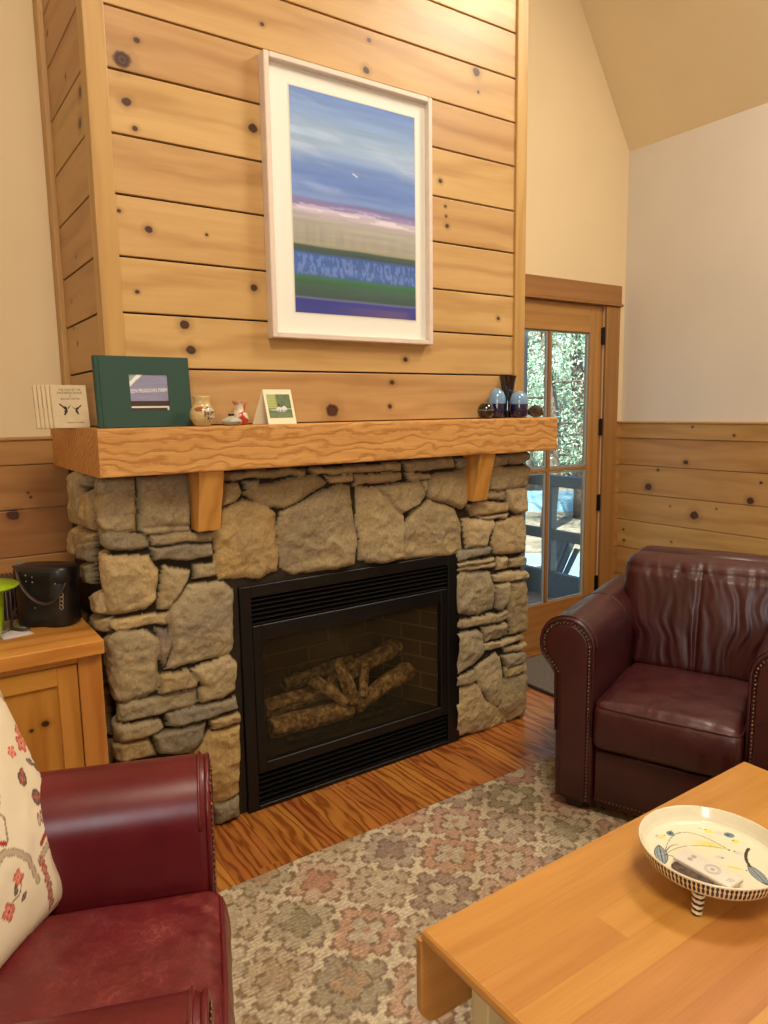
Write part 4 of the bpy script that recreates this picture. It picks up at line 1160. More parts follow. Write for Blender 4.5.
place(mb, CM).build('lid', M['black_leather'], bc, smooth=True, auto=50)
def strap(pts, w=.010, t=.0022):
    mb = MB()
    P = [Vector(p) for p in pts]
    # catmull
    Q = []
    for i in range(len(P) - 1):
        a, b, c_, d = P[max(i - 1, 0)], P[i], P[i + 1], P[min(i + 2, len(P) - 1)]
        for s in range(8):
            t_ = s / 8
            Q.append(.5 * ((2 * b) + (c_ - a) * t_ + (2 * a - 5 * b + 4 * c_ - d) * t_ ** 2 + (3 * b - a - 3 * c_ + d) * t_ ** 3))
    Q.append(P[-1])
    mb.tube(Q, w / 2 * .8, 8, flat=(1.0, .45))
    return mb
place(strap([(-.086, .02, .150), (-.095, -.02, .197), (-.070, -.055, .190), (-.045, -.075, .145), (-.005, -.078, .100), (.04, -.078, .088), (.075, -.072, .112), (.090, -.052, .150)], .018), CM).build('strap', M['strap_leather'], bc, smooth=True)
place(strap([(-.098, -.030, .06), (-.104, -.045, .03), (-.100, -.06, .012), (-.080, -.085, .006), (-.040, -.098, .005), (-.02, -.088, .006)], .016), CM).build('strap_tail', M['strap_leather'], bc, smooth=True)
mb = MB()
for sx, sz in ((-.035, .178), (-.014, .172), (-.035, .158), (-.014, .156), (.062, .150), (-.012, .07)):
    mb = MB(); mb.sphere((sx, -.064, sz), .0028, 8, 6, sc=(1, .8, 1)); place(mb, CM).build('stud', M['stud_metal'], bc, smooth=True)
mb = MB()
for k in range(4): mb.tube([Vector((.078 + .006 * math.cos(a), -.060 - .002 * k, .112 - .013 * k + .008 * math.sin(a))) for a in np.linspace(0, 6.28, 12)], .0012, 6)
place(mb, CM).build('buckle_ring', M['stud_metal'], bc, smooth=True)

# row of slim cases behind
M['case_dark'] = plain('dark_case', S(44, 32, 40), .3, noise=.2); M['case_edge'] = plain('pale_case_edge', S(170, 156, 160), .4)
for k in range(8):
    x = .232 + .0125 * k
    lbl = ['dark slim disc case nearest the lime jar', 'second dark slim disc case from the lime jar', 'third dark slim disc case from the lime jar', 'fourth dark slim disc case from the lime jar',
           'fifth dark slim disc case from the lime jar', 'sixth dark slim disc case, two before the end by the binocular case', 'seventh dark slim disc case, next to the end one', 'end dark slim disc case beside the black binocular case'][k]
    t = thing('disc_case', lbl, 'disc case', (x, 2.74, ZC), 0, 'slim disc cases standing on the cabinet')
    mb = MB(); mb.box(x, x + .0085, 2.690, 2.815, ZC, ZC + .140, .001, 1); mb.build('case', M['case_dark'], t)
    mb = MB(); mb.box(x + .0088, x + .0112, 2.693, 2.815, ZC + .002, ZC + .136, 0); mb.build('cover_edge', M['case_edge'], t)
t = thing('grey_box', 'small grey-green box standing between the disc cases and the binocular case', 'box', (.345, 2.75, ZC))
M['box_grey'] = plain('grey_green_card', S(70, 80, 76), .6); 
mb = MB(); mb.box(.334, .362, 2.700, 2.83, ZC, ZC + .155, .0015, 1); mb.build('box', M['box_grey'], t)
mb = MB(); mb.box(.333, .363, 2.699, 2.831, ZC + .1555, ZC + .172, .0015, 1); mb.build('box_lid', plain('pale_box_lid', S(130, 140, 138), .6), t)

# lime jar
jar = thing('lime_jar', 'lime green jar with a wide brimmed lid at the left end of the cabinet', 'jar', (.194, 2.47, ZC))
M['lime'] = plain('lime_glaze', S(150, 190, 22), .3, noise=.05, coat=.4)
mb = MB(); mb.lathe([(.030, 0), (.037, .004), (.046, .04), (.053, .09), (.057, .158)], .194, 2.47, ZC, 40); mb.build('body', M['lime'], jar, smooth=True, auto=50)
mb = MB(); mb.lathe([(.057, .1585), (.096, .168), (.103, .174), (.097, .179), (.068, .182), (.052, .192), (.030, .202), (.004, .205)], .194, 2.47, ZC, 48); mb.build('lid', M['lime'], jar, smooth=True, auto=50)

# postcards on the counter
def postcard(cx, cy, w, h, rz, rx, z, label, seed):
    t = thing('postcard', label, 'postcard', (cx, cy, z))
    F = Matrix.Translation((cx, cy, z)) @ Matrix.Rotation(rz, 4, 'Z') @ Matrix.Rotation(rx, 4, 'X')
    mb = MB(); mb.box(-w / 2, w / 2, 0, h, 0, .0012, 0); place(mb, F).build('card_stock', plain('postcard_white', S(236, 236, 236), .5), t)
    nu, nv = 40, 34
    u, v = np.meshgrid(np.linspace(0, 1, nu), np.linspace(0, 1, nv), indexing='ij')
    c = np.ones(u.shape + (3,)) * S3(232, 232, 234)
    g = (v > .38 + .1 * np.sin(u * 5)); c = np.where(g[..., None], S3(150, 158, 112) * (.5 + fbm(u * 4 + v * 9, v * 30 - u * 14, seed, 3))[..., None], c)
    gg = np.abs((v - .30 - .25 * u)) < .02; c = np.where(gg[..., None], S3(70, 76, 50), c)
    co = np.stack([(u - .5) * w * .97, (.015 + v * .97) * h, np.full_like(u, .0015)], -1).reshape(-1, 3)
    co = np.array([tuple(F @ Vector(p)) for p in co])
    mesh_np('picture_side', co, grid_faces(nu, nv), attr_mat('postcard_print', rough=.35), c.reshape(-1, 3), t)
postcard(.282, 2.468, .088, .205, math.radians(9), 0, ZC + .0004, 'postcard of pale reeds lying flat beside the lime jar', 3)

# ------------------------------------------------------------------ doormat
MATM = plain('grey_mat', S(112, 104, 92), .95, noise=.5, nscale=160, bump=.8)
dm = MB(); dm.box(2.75, 3.56, 2.43, 2.94, .0005, .014, .004, 2)
mat_o = thing('doormat', 'grey flecked doormat on the floor in front of the glazed door', 'doormat', (3.15, 2.68, .0005))
dm.build('pile', MATM, mat_o)
mb = MB()
mb.box(2.735, 2.75, 2.415, 2.955, .0005, .010, .003, 1); mb.box(3.56, 3.575, 2.415, 2.955, .0005, .010, .003, 1); mb.box(2.75, 3.56, 2.415, 2.43, .0005, .010, .003, 1); mb.box(2.75, 3.56, 2.94, 2.955, .0005, .010, .003, 1)
mb.build('border', plain('black_rubber', S(28, 26, 26), .7), mat_o)

# ------------------------------------------------------------------ rug
def rug():
    x0, x1, y0, y1 = -.35, 2.98, -.25, 2.012
    st = .0065
    nx, ny = int((x1 - x0) / st), int((y1 - y0) / st)
    x, y = np.meshgrid(np.linspace(x0, x1, nx), np.linspace(y0, y1, ny), indexing='ij')
    gr = S3(220, 206, 178)
    c = np.ones(x.shape + (3,)) * gr
    c *= (.86 + .28 * fbm(x * 6, y * 6, 1, 4))[..., None]
    # step-like outlines of a knotted rug: quantise
    q = .0098
    xq, yq = np.round(x / q) * q, np.round(y / q) * q
    PX, PY = .283, .1375
    rose, rust, olive, mauve, tan, pale, brown = S3(186, 122, 106), S3(194, 134, 104), S3(150, 140, 112), S3(146, 114, 106), S3(186, 160, 128), S3(206, 192, 166), S3(128, 100, 78)
    cyc = [(tan, pale), (olive, gr), (rust, pale), (pale, tan), (mauve, pale), (olive, tan), (rose, pale)]
    r0 = int(math.floor((y0 - 1.595) / PY)) - 1; r1 = int(math.ceil((y1 - 1.595) / PY)) + 1
    named = {}
    for r in range(r0, r1 + 1):
        cy = 1.595 + r * PY
        xo = .723 if r % 2 == 0 else .867 - .283
        for k in range(-5, 10):
            cx = xo + k * PX
            if cx < x0 - .2 or cx > x1 + .2: continue
            dx, dy = xq - cx, yq - cy
            m = (np.abs(dx) < .15) & (np.abs(dy) < .15)
            if not m.any(): continue
            rr = np.hypot(dx, dy); an = np.arctan2(dy, dx)
            i = (k * 2 + r * 3 + (r // 2)) % 7
            f1, f2 = cyc[i]
            # diagonal lattice of eight-lobed flowers
            R = .102 * (.66 + .36 * np.abs(np.cos(an * 4 + .0)) ** .8)
            Rin = .052 * (.55 + .55 * np.abs(np.cos(an * 2 + (math.pi / 4 if i % 2 else 0))))
            d = rr / R; di = rr / Rin
            fl = m & (d < 1)
            edge = m & (d >= 1) & (d < 1.13)
            ins = m & (di < 1); ine = m & (di >= 1) & (di < 1.17)
            core = m & (rr < .016)
            shade = (.85 + .3 * fbm(x * 30 + k, y * 30 + r, 3, 3))[..., None]
            mixk = (.38, .62, .30, .55, .44)[(k * 3 + r * 2) % 5]
            c = np.where(fl[..., None], (f1 * mixk + gr * .93 * (1 - mixk)) * shade, c)
            c = np.where(edge[..., None], brown * .55 + f1 * .25 + gr * .12, c)
            c = np.where(ine[..., None], brown * .58 + f1 * .2 + gr * .1, c)
            c = np.where(ins[..., None], (f2 if mixk > .4 else f1 * .75 + gr * .2) * shade, c)
            c = np.where(core[..., None], f1 * .6 + gr * .3, c)
    # stitched rows
    c *= (1 + .12 * np.sin(y * 2 * math.pi / .0132))[..., None]
    c *= (.93 + .14 * fbm(x * 90, y * 160, 5, 2))[..., None]
    ed = np.minimum(np.minimum(x - x0, x1 - x), np.minimum(y - y0, y1 - y))
    yy = y + (fbm(x * 3, x * 0, 9, 2) - .5) * .018 * smooth01((y - 1.8) / .2)
    z = .011 - .0075 * (ed < .004) + (fbm(x * 4, y * 4, 11, 2) - .5) * .002
    co = np.stack([x, yy, z], -1).reshape(-1, 3)
    m, nt, b = newmat('knotted_wool')
    setp(b, Roughness=.95); b.inputs['Specular IOR Level'].default_value = .1
    b.inputs['Sheen Weight'].default_value = .2
    a = N(nt, 'ShaderNodeAttribute', attribute_name='Col')
    tc = N(nt, 'ShaderNodeTexCoord'); mp = N(nt, 'ShaderNodeMapping'); mp.inputs['Scale'].default_value = (90, 170, 1)
    L(nt, tc.outputs['Object'], mp.inputs['Vector'])
    v = N(nt, 'ShaderNodeTexVoronoi', i_Scale=1.0); L(nt, mp.outputs[0], v.inputs['Vector'])
    sh = ramp(nt, v.outputs['Distance'], [(.1, (1.0, 1.0, 1.0, 1)), (.75, (.66, .64, .60, 1))])
    L(nt, mixc(nt, 1.0, a.outputs['Color'], sh, 'MULTIPLY'), b.inputs['Base Color'])
    bp = N(nt, 'ShaderNodeBump', i_Strength=.6, i_Distance=.003, invert=True); L(nt, v.outputs['Distance'], bp.inputs['Height']); L(nt, bp.outputs[0], b.inputs['Normal'])
    o = mesh_np('flower_rug', co, grid_faces(nx, ny), m, c.reshape(-1, 3), smooth=True)
    return tag(o, 'faded beige wool rug with a lattice of rose and olive flowers', 'rug')
rug()
ZG = .0125    # top of the rug

# ------------------------------------------------------------------ armchairs
def rbox(name, size, r, n, fn, mat, parent, loc=(0, 0, 0), worn=None):
    """rounded cushion: dense box, corners rounded by r, then fn(P)->P displacement in cushion space (x,y,z in +-half size)"""
    hx, hy, hz = [s / 2 for s in size]
    bm = bmesh.new()
    bmesh.ops.create_cube(bm, size=2)
    bmesh.ops.subdivide_edges(bm, edges=bm.edges[:], cuts=n, use_grid_fill=True)
    P = np.array([v.co[:] for v in bm.verts])
    h = np.array([hx, hy, hz])
    P = P * h
    q = np.clip(P, -(h - r), h - r)
    d = P - q
    ln = np.linalg.norm(d, axis=1, keepdims=True)
    P = np.where(ln > 1e-9, q + d / np.maximum(ln, 1e-9) * np.minimum(r, np.maximum(np.abs(d).max(1, keepdims=True), 1e-9)), P)
    P2 = fn(P, h) if fn else P
    for v, p in zip(bm.verts, P2): v.co = Vector(p) + Vector(loc)
    me = bpy.data.meshes.new(name); bm.to_mesh(me); bm.free()
    me.materials.append(mat)
    at = me.attributes.new('worn', 'FLOAT', 'POINT')
    w = worn(P, h) if worn else np.zeros(len(P))
    at.data.foreach_set('value', np.asarray(w, np.float32))
    return link(name, me, parent, smooth=True, world=False)

def armchair(name, label, loc, rz, mat, wornk, seed, lift=0.0):
    t = thing(name, label, 'armchair', loc, rz, 'dark red leather armchairs')
    rs = np.random.default_rng(seed)
    IW, OW, DEP = .245, .388, .80
    SX, SZ, SR = .349, .630, .104
    # --- arm profile (x across, z up) for the left-hand arm at +x
    def profile(grow=0.0):
        r = SR + grow
        pts = [(OW + grow, .036 - grow)]
        a0, a1 = math.radians(-52), math.radians(184)
        zt = SZ + r * math.sin(a0)
        pts.append((OW + grow + .003, .30))
        pts.append((OW + grow + .008, zt - .035))
        for k in range(29):
            a = a0 + (a1 - a0) * k / 28
            pts.append((SX + r * math.cos(a), SZ + r * math.sin(a)))
        pts.append((IW - grow, SZ - .10)); pts.append((IW - grow, .30)); pts.append((IW - grow, .036 - grow))
        return pts
    for s in (1, -1):
        mb = MB()
        pf = profile()
        n = 24
        rows = []
        ends = [(0.0, -.014), (.004, -.005), (.014, 0.0)]
        ys = [(y, g) for y, g in ends] + [(.02 + (DEP - .04) * k / n, 0.0) for k in range(n + 1)] + [(DEP - .012, 0.0), (DEP - .003, -.006), (DEP, -.014)]
        for y, g in ys:
            rows.append([(s * x, y, z) for x, z in profile(g)])
        V = mb.grid(rows, closed_v=True, flip=(s < 0)); mb.cap(V[0]); mb.cap(V[-1])
        arm = mb.build('arm', mat, t, smooth=True, world=False, auto=35)
        # front facing panel, its gathered rim and nailheads
        mb = MB()
        inner = profile(-.024)
        inner = [(x, max(z, .055)) for x, z in inner]
        mb.prism(inner, lambda p: (s * p[0], .004, p[1]), lambda p: (s * p[0], -.010, p[1]), .005, 3)
        pnl = mb.build('front_panel', mat, arm, smooth=True, world=False, auto=40)
        mb = MB()
        mb.tube([(s * x, -.001, z) for x, z in profile(-.006)[1:-1]], .0055, 8)
        if True:
            mb.tube([(s * x, .016, z) for x, z in profile(.0015)[3:-3]], .0035, 8)
        mb.build('piping', mat, arm, smooth=True, world=False)
        mb = MB()
        for k in range(15):     # pleats round the scroll
            a = math.radians(-40 + 250 * k / 14)
            p0 = (s * (SX + (SR - .026) * math.cos(a)), -.006, SZ + (SR - .026) * math.sin(a)); p1 = (s * (SX + (SR - .007) * math.cos(a)), -.001, SZ + (SR - .007) * math.sin(a))
            mb.tube([p0, p1], .0035, 6)
        mb.build('pleats', mat, arm, smooth=True, world=False)
        mb = MB()
        line = profile(-.019)
        P = [Vector((s * x, -.0085, max(z, .052))) for x, z in line[2:]]
        acc = 0; step = .0135
        for i in range(len(P) - 1):
            seg = (P[i + 1] - P[i]).length
            while acc < seg:
                mb.sphere(P[i].lerp(P[i + 1], acc / seg), .0034, 8, 5, sc=(1, .6, 1)); acc += step
            acc -= seg
        mb.build('nailhead_trim', M['nail'], arm, smooth=True, world=False)
        # wrap seam on the arm
        mb = MB(); mb.tube([(s * x, .40, z) for x, z in profile(.0005)[4:-2]], .0022, 6); mb.build('seam', mat, arm, smooth=True, world=False)
    # --- base
    mb = MB()
    mb.box(-IW + .001, IW - .001, .012, .06, .042, .255, .010, 3)
    rail = mb.build('front_rail', mat, t, smooth=True, world=False, auto=40)
    mb = MB(); mb.tube([(-IW + .01, .010, .252), (IW - .01, .010, .252)], .006, 8); mb.tube([(-IW + .004, .012, .048), (IW - .004, .012, .048)], .004, 8)
    mb.build('piping', mat, rail, smooth=True, world=False)
    mb = MB()
    k = -IW + .008
    while k < IW: mb.sphere((k, .010, .063), .0034, 8, 5, sc=(1, .6, 1)); k += .0135
    mb.build('nailhead_trim', M['nail'], rail, smooth=True, world=False)
    mb = MB(); mb.box(-IW + .002, IW - .002, .061, DEP - .05, .10, .262, .004, 1); mb.build('seat_deck', M['dark_cloth'], t, world=False)
    # --- back shell
    mb = MB()
    def lean(y, z): return y + max(0, z - .3) * .20
    def sect(z, w, ins):
        y0, y1 = lean(.62 + ins, z), lean(.745 - ins, z)
        return [(-w, y0, z), (-w - .012, (y0 + y1) / 2, z), (-w, y1, z), (0, y1 + .02, z), (w, y1, z), (w + .012, (y0 + y1) / 2, z), (w, y0, z), (0, y0 - .004, z)]
    lv = [(.07, .245, .0), (.30, .248, 0), (.50, .25, 0), (.56, .262, 0), (.70, .290, 0), (.79, .300, 0), (.83, .298, .004), (.856, .288, .016), (.870, .264, .034)]
    V = mb.grid([sect(*q) for q in lv], closed_v=True); mb.cap(V[0]); mb.cap(V[-1])
    mb.build('back_frame', mat, t, smooth=True, world=False, auto=50)
    # --- feet (stand on the rug)
    for sx in (-1, 1):
        for fy in (.05, DEP - .09):
            mb = MB(); xx = sx * .315
            mb.hexa([(xx - .026, fy - .026, 0), (xx + .026, fy - .026, 0), (xx + .026, fy + .026, 0), (xx - .026, fy + .026, 0),
                     (xx - .040, fy - .036, .046), (xx + .040, fy - .036, .046), (xx + .040, fy + .036, .046), (xx - .040, fy + .036, .046)], .004, 2)
            mb.build('foot', M['dark_foot'], t, world=False)
    # --- seat cushion
    def seatfn(P, h):
        x, y, z = P.T
        Q = P.copy()
        top = np.clip(z / h[2], 0, 1)
        fx = 1 - (x / h[0]) ** 2; fy = 1 - (y / h[1]) ** 2
        Q[:, 2] += top * .026 * np.clip(fx, 0, 1) ** .6 * np.clip(fy, 0, 1) ** .6
        Q[:, 2] += top * (fbm(x * 14 + seed, y * 14, 3, 3) - .5) * .007
        fr = smooth01((-y - h[1] * .72) / (h[1] * .28))
        Q[:, 1] -= fr * .016 * np.clip(1 - (z / h[2]) ** 2, 0, 1)
        # puckers along the front seam
        Q[:, 2] += top * fr * (fbm(x * 60 + seed, y * 8, 5, 2) - .5) * .006
        Q[:, 1] += fr * (fbm(x * 26 + seed, z * 6, 7, 2) - .5) * .007
        return Q
    def seatworn(P, h):
        x, y, z = P.T
        return wornk * np.clip(z / h[2], 0, 1) * (.35 + .65 * np.clip(-y / h[1] * .6 + .5, 0, 1))
    SC = (0, .235, .353 + lift)
    cs = rbox('seat_cushion', (2 * IW - .006, .51, .178), .030, 60, seatfn, mat, t, SC, seatworn)
    mb = MB()
    hx, hy, hz = IW - .004, .255, .089
    loop = [(-hx + .004, hy * .8), (-hx + .004, -hy + .03), (-hx + .012, -hy + .012), (-hx + .03, -hy + .001), (0, -hy - .003), (hx - .03, -hy + .001), (hx - .012, -hy + .012), (hx - .004, -hy + .03), (hx - .004, hy * .8)]
    L2 = []
    for i in range(len(loop) - 1):
        for k in range(8):
            f = k / 8; L2.append((loop[i][0] * (1 - f) + loop[i + 1][0] * f, loop[i][1] * (1 - f) + loop[i + 1][1] * f))
    mb.tube([(a + SC[0], b + SC[1], SC[2] + hz - .012) for a, b in L2], .0058, 8)
    mb.build('piping', mat, cs, smooth=True, world=False)
    # --- back cushion with gathered folds and a centre seam
    def backfn(P, h):
        x, y, z = P.T
        Q = P.copy()
        f = np.clip(-y / h[1], 0, 1)
        zn = z / h[2]
        wid = 1 + .0 * zn
        low = smooth01((-.05 - zn) / .35)           # pinched between the arms low down
        Q[:, 0] *= 1 - .155 * low
        bul = np.clip(1 - (x / h[0]) ** 2, 0, 1) ** .5 * np.clip(1 - zn ** 2, 0, 1) ** .5
        Q[:, 1] -= f * .030 * bul
        # vertical folds, deeper near the seam and low centre
        xx = x + (fbm(x * 6 + seed, z * 7, 2, 2) - .5) * .08 + .05 * z
        fold = -np.abs(fbm(xx * 26 + seed, z * 2.6, 8, 2) - .5) * 2
        fold2 = (fbm(xx * 55 + seed, z * 5, 12, 2) - .5)
        amp = .010 * np.clip(1.1 - np.abs(zn) ** 3, 0, 1) * np.clip(1.1 - (x / h[0]) ** 4, 0, 1)
        Q[:, 1] += f * (-(fold + .35) * amp - fold2 * .004)
        Q[:, 1] += f * .014 * np.exp(-((x - .0) / .007) ** 2) * np.clip(1.15 - zn ** 2, 0, 1) ** .5
        Q[:, 1] += f * .010 * np.exp(-((zn - .80) / .06) ** 2)
        pk = smooth01((zn - .5) / .3) * smooth01((1.0 - zn) / .2)
        Q[:, 1] += f * pk * (fbm(x * 45 + seed, z * 12, 15, 2) - .5) * .010
        # lean
        Q[:, 1] += z * .20
        return Q
    bc_ = rbox('back_cushion', (.625, .16, .465), .060, 78, backfn, mat, t, (0, .600, .640), lambda P, h: np.full(len(P), .25 * wornk))
    mb = MB()
    hw = .300
    pts = []
    for k in range(41):
        x = -hw + 2 * hw * k / 40
        e = abs(x) / hw
        z = .853 - .055 * max(0, (e - .82) / .18) ** 2
        pts.append((x * .985, .555 + (z - .640) * .20, z))
    mb.tube(pts, .0048, 8); mb.build('piping', mat, bc_, smooth=True, world=False)
    return t
M['nail'] = plain('antique_nailhead', S(150, 128, 96), .35, metal=1.0)
M['dark_cloth'] = plain('dark_underlining', S(20, 14, 14), .9)
M['dark_foot'] = plain('dark_stained_wood', S(34, 22, 18), .4, noise=.2)
LR = leather('burgundy_leather', S(52, 13, 16), S(66, 19, 21), S(142, 78, 74), .5, .38)
LL = leather('burgundy_leather_lit', S(86, 16, 24), S(106, 24, 32), S(172, 92, 84), .9, .36)  # same leather, with the brighter light on this chair put into its red
th_r = math.radians(-68.3); th_l = math.radians(69.1)
armchair('armchair', 'dark burgundy leather armchair with rolled arms in front of the glazed door', (2.090, 1.380, ZG), th_r, LR, .8, 3)
armchair('armchair', 'burgundy leather armchair, coloured brighter as if lit, holding the floral pillow, nearest the pine cabinet', (.388, 1.135, ZG), th_l, LL, 1.0, 21, .054)

# ------------------------------------------------------------------ floral pillow
def pillow():
    n = 170
    a = np.linspace(-1, 1, n)
    u, v = np.meshgrid(a, a, indexing='ij')
    Wd = .50
    e = np.maximum(np.abs(u), np.abs(v))
    # sewn square with slightly concave edges and pointed corners
    sx = 1 - .06 * (1 - v ** 2) ** 1 * np.abs(u) ** 3
    sy = 1 - .06 * (1 - u ** 2) ** 1 * np.abs(v) ** 3
    X = u * Wd / 2 * sx; Y = v * Wd / 2 * sy
    T = .062 * (np.clip(1 - u ** 2, 0, 1) ** .55) * (np.clip(1 - v ** 2, 0, 1) ** .55)
    T = T + (fbm(u * 2.5, v * 2.5, 4, 3) - .5) * .012 * np.clip((1 - e) * 6, 0, 1)
    # print
    x, y = X / Wd + .5, Y / Wd + .5          # 0..1
    c = np.ones(u.shape + (3,)) * S3(232, 220, 194)
    out, red, coral, taupe, mauve, brown = S3(96, 74, 66), S3(176, 60, 56), S3(214, 120, 100), S3(150, 132, 112), S3(134, 104, 104), S3(116, 88, 74)
    def put(mask, col):
        nonlocal c
        c = np.where(mask[..., None], col, c)
    KS = [1.0]
    def flower(cx, cy, r, col, rim, npet=5, rot=0):
        r = r * KS[0]
        dx, dy = x - cx, y - cy; rr = np.hypot(dx, dy); an = np.arctan2(dy, dx) + rot
        R = r * (.62 + .38 * np.abs(np.cos(an * npet / 2)))
        put(rr < R * 1.16, rim); put(rr < R, col); put(rr < R * .55, col * .6 + S3(236, 200, 180) * .4); put(rr < r * .2, rim)
    def leaf(cx, cy, l, w, an, col, rim, vein=None):
        l, w = l * KS[0], w * KS[0]
        dx, dy = x - cx, y - cy
        p = dx * math.cos(an) + dy * math.sin(an); q = -dx * math.sin(an) + dy * math.cos(an)
        tt = np.clip((p / l + 1) / 2, 0, 1)
        wd = w * np.sin(np.pi * tt ** .8)
        ins = (np.abs(p) < l)
        put(ins & (np.abs(q) < wd + .004), rim); put(ins & (np.abs(q) < wd - .003), col)
        if vein is not None: put(ins & (np.abs(q) < .0028), vein); put(ins & (np.abs(q) < wd * .8) & (np.abs(np.mod(p - np.abs(q) * .8, .03) - .015) < .0025), vein)
    def stem(pts, w, col, rim=None):
        w = w * KS[0]
        d = np.full(x.shape, 9.0)
        P = np.array(pts); s = np.linspace(0, len(P) - 1, 60)
        px = np.interp(s, range(len(P)), P[:, 0]); py = np.interp(s, range(len(P)), P[:, 1])
        for k in range(59):
            ax_, ay_, bx_, by_ = px[k], py[k], px[k + 1], py[k + 1]
            ddx, ddy = bx_ - ax_, by_ - ay_; ll = ddx ** 2 + ddy ** 2 + 1e-12
            tt = np.clip(((x - ax_) * ddx + (y - ay_) * ddy) / ll, 0, 1)
            d = np.minimum(d, np.hypot(x - ax_ - tt * ddx, y - ay_ - tt * ddy))
        if rim is not None: put(d < w + .004, rim)
        put(d < w, col)
    KS[0] = .74
    for ox, oy in ((0, .02), (-.34, .10), (-.02, .76), (-.36, .80), (-.70, .05), (-.72, .72)):
        g = lambda a_, b_: (1 - (1 - a_) * .70 + ox, b_ * .76 + oy)
        stem([g(.55, .30), g(.70, .34), g(.80, .37), g(.88, .33), g(.95, .25), g(.97, .12)], .014, S3(190, 172, 146), taupe)
        stem([g(.60, .36), g(.70, .40), g(.78, .43), g(.84, .40)], .007, red, S3(130, 60, 50))
        stem([g(.86, .40), g(.90, .50), g(.86, .58)], .006, taupe)
        for k in range(5): leaf(*g(.66 + .035 * k, .47 - .002 * k), .035, .010, 1.1 + .1 * k, S3(214, 190, 166), mauve)
        leaf(*g(.74, .56), .055, .040, -.5, S3(120, 96, 84), out, S3(206, 110, 98))
        leaf(*g(.70, .70), .055, .034, .7, S3(120, 98, 86), out, S3(200, 110, 98))
        for k in range(4): leaf(*g(.87 + .018 * k, .57 + .016 * k), .03, .008, 2.6 - .3 * k, mauve, out)
        leaf(*g(.90, .68), .038, .018, 2.2, mauve, out); leaf(*g(.93, .74), .034, .014, .9, taupe, out); leaf(*g(.85, .73), .034, .014, 2.4, taupe, out)
        flower(*g(.86, .84), .050, coral, red, 5, .3); flower(*g(.90, .90), .040, coral, red, 5, 1)
        flower(*g(.72, .84), .032, S3(232, 130, 100), red, 5, .8)
        flower(*g(.84, .22), .034, coral, red, 4, .4); flower(*g(.72, .12), .038, coral, red, 4, .1)
        stem([g(.74, .14), g(.82, .15), g(.86, .20)], .004, brown); leaf(*g(.80, .18), .028, .008, 1.2, taupe, out); leaf(*g(.84, .12), .028, .008, .4, taupe, out)
        for k in range(6): flower(*g(.56, .06 + .045 * k), .026, S3(150, 104, 86), S3(196, 84, 70), 3, k)
    top = np.stack([X, Y, T], -1); bot = np.stack([X, Y, -T * .8], -1)
    co = np.concatenate([top.reshape(-1, 3), bot.reshape(-1, 3)])
    col = np.concatenate([c.reshape(-1, 3)] * 2)
    F = grid_faces(n, n); F2 = F[:, ::-1] + n * n
    # frame: local x along the lower edge, y up the leaning face
    bx = Vector((.67, .74, 0)).normalized(); al = math.radians(67)
    nrm_h = Vector((.74, -.67, 0)).normalized()
    up = (-nrm_h * math.cos(al) + Vector((0, 0, math.sin(al)))).normalized()
    nr = bx.cross(up)
    cr = Vector((.276, 1.556, .513))
    org = cr - bx * Wd * .5 + up * Wd * .5
    Fm = Matrix(((bx.x, up.x, nr.x, org.x), (bx.y, up.y, nr.y, org.y), (bx.z, up.z, nr.z, org.z), (0, 0, 0, 1)))
    co = np.array([tuple(Fm @ Vector(p)) for p in co])
    m = attr_mat('printed_linen', rough=.9, noise=.06, nscale=600, bump=.15, spec=.15)
    t = thing('throw_pillow', 'cream throw pillow printed with red flowers and leaves on the armchair nearest the cabinet', 'pillow', (org.x, org.y, cr.z))
    ob = mesh_np('cover', co, np.concatenate([F, F2]), m, col, t)
    mb = MB()
    ring = [top[i, 0] for i in range(0, n, 6)] + [top[-1, j] for j in range(0, n, 6)] + [top[i, -1] for i in range(n - 1, -1, -6)] + [top[0, j] for j in range(n - 1, -1, -6)]
    mb.tube([tuple(Fm @ Vector(p)) for p in ring], .003, 6)
    mb.build('seam', plain('linen_seam', S(214, 198, 168), .9), t, smooth=True)
pillow()

# ------------------------------------------------------------------ coffee table with a drop leaf
tbl = thing('coffee_table', 'blond wood coffee table with a hanging drop leaves and cream legs on the rug', 'coffee table', (1.4, .65, ZG))
TZ, TT = .450, .026
tx0, tx1, ty0, ty1 = .806, 2.005, .10, 1.058
mb = MB()
y = ty1
ws = [.092, .078, .085, .07, .095, .08, .075, .09, .088, .082, .095, .09]
rs_ = random.Random(5)
i = 0
while y > ty0 + .02:
    w = ws[i % len(ws)]; y2 = max(y - w, ty0)
    cut = rs_.uniform(.25, .75) * (tx1 - tx0) + tx0
    for a, b_ in ((tx0, cut), (cut, tx1)):
        mb.box(a, b_, y2 + .00006, y - .00006, TZ - TT, TZ, 0, rnd=rs_.random())
    y = y2; i += 1
top = mb.build('table_top', M['table'], tbl)
mb = MB()
mb.prism([(tx0 + .004 - .004, TZ - TT), (tx0 - .004, TZ - TT + .004), (tx0 - .007, TZ - TT + .012), (tx0 - .004, TZ - .004), (tx0, TZ - .0005)], lambda p: (p[0], ty0, p[1]), lambda p: (p[0], ty1, p[1]), 0, rnd=.5)
mb.build('rounded_edge', M['table_y'], top)
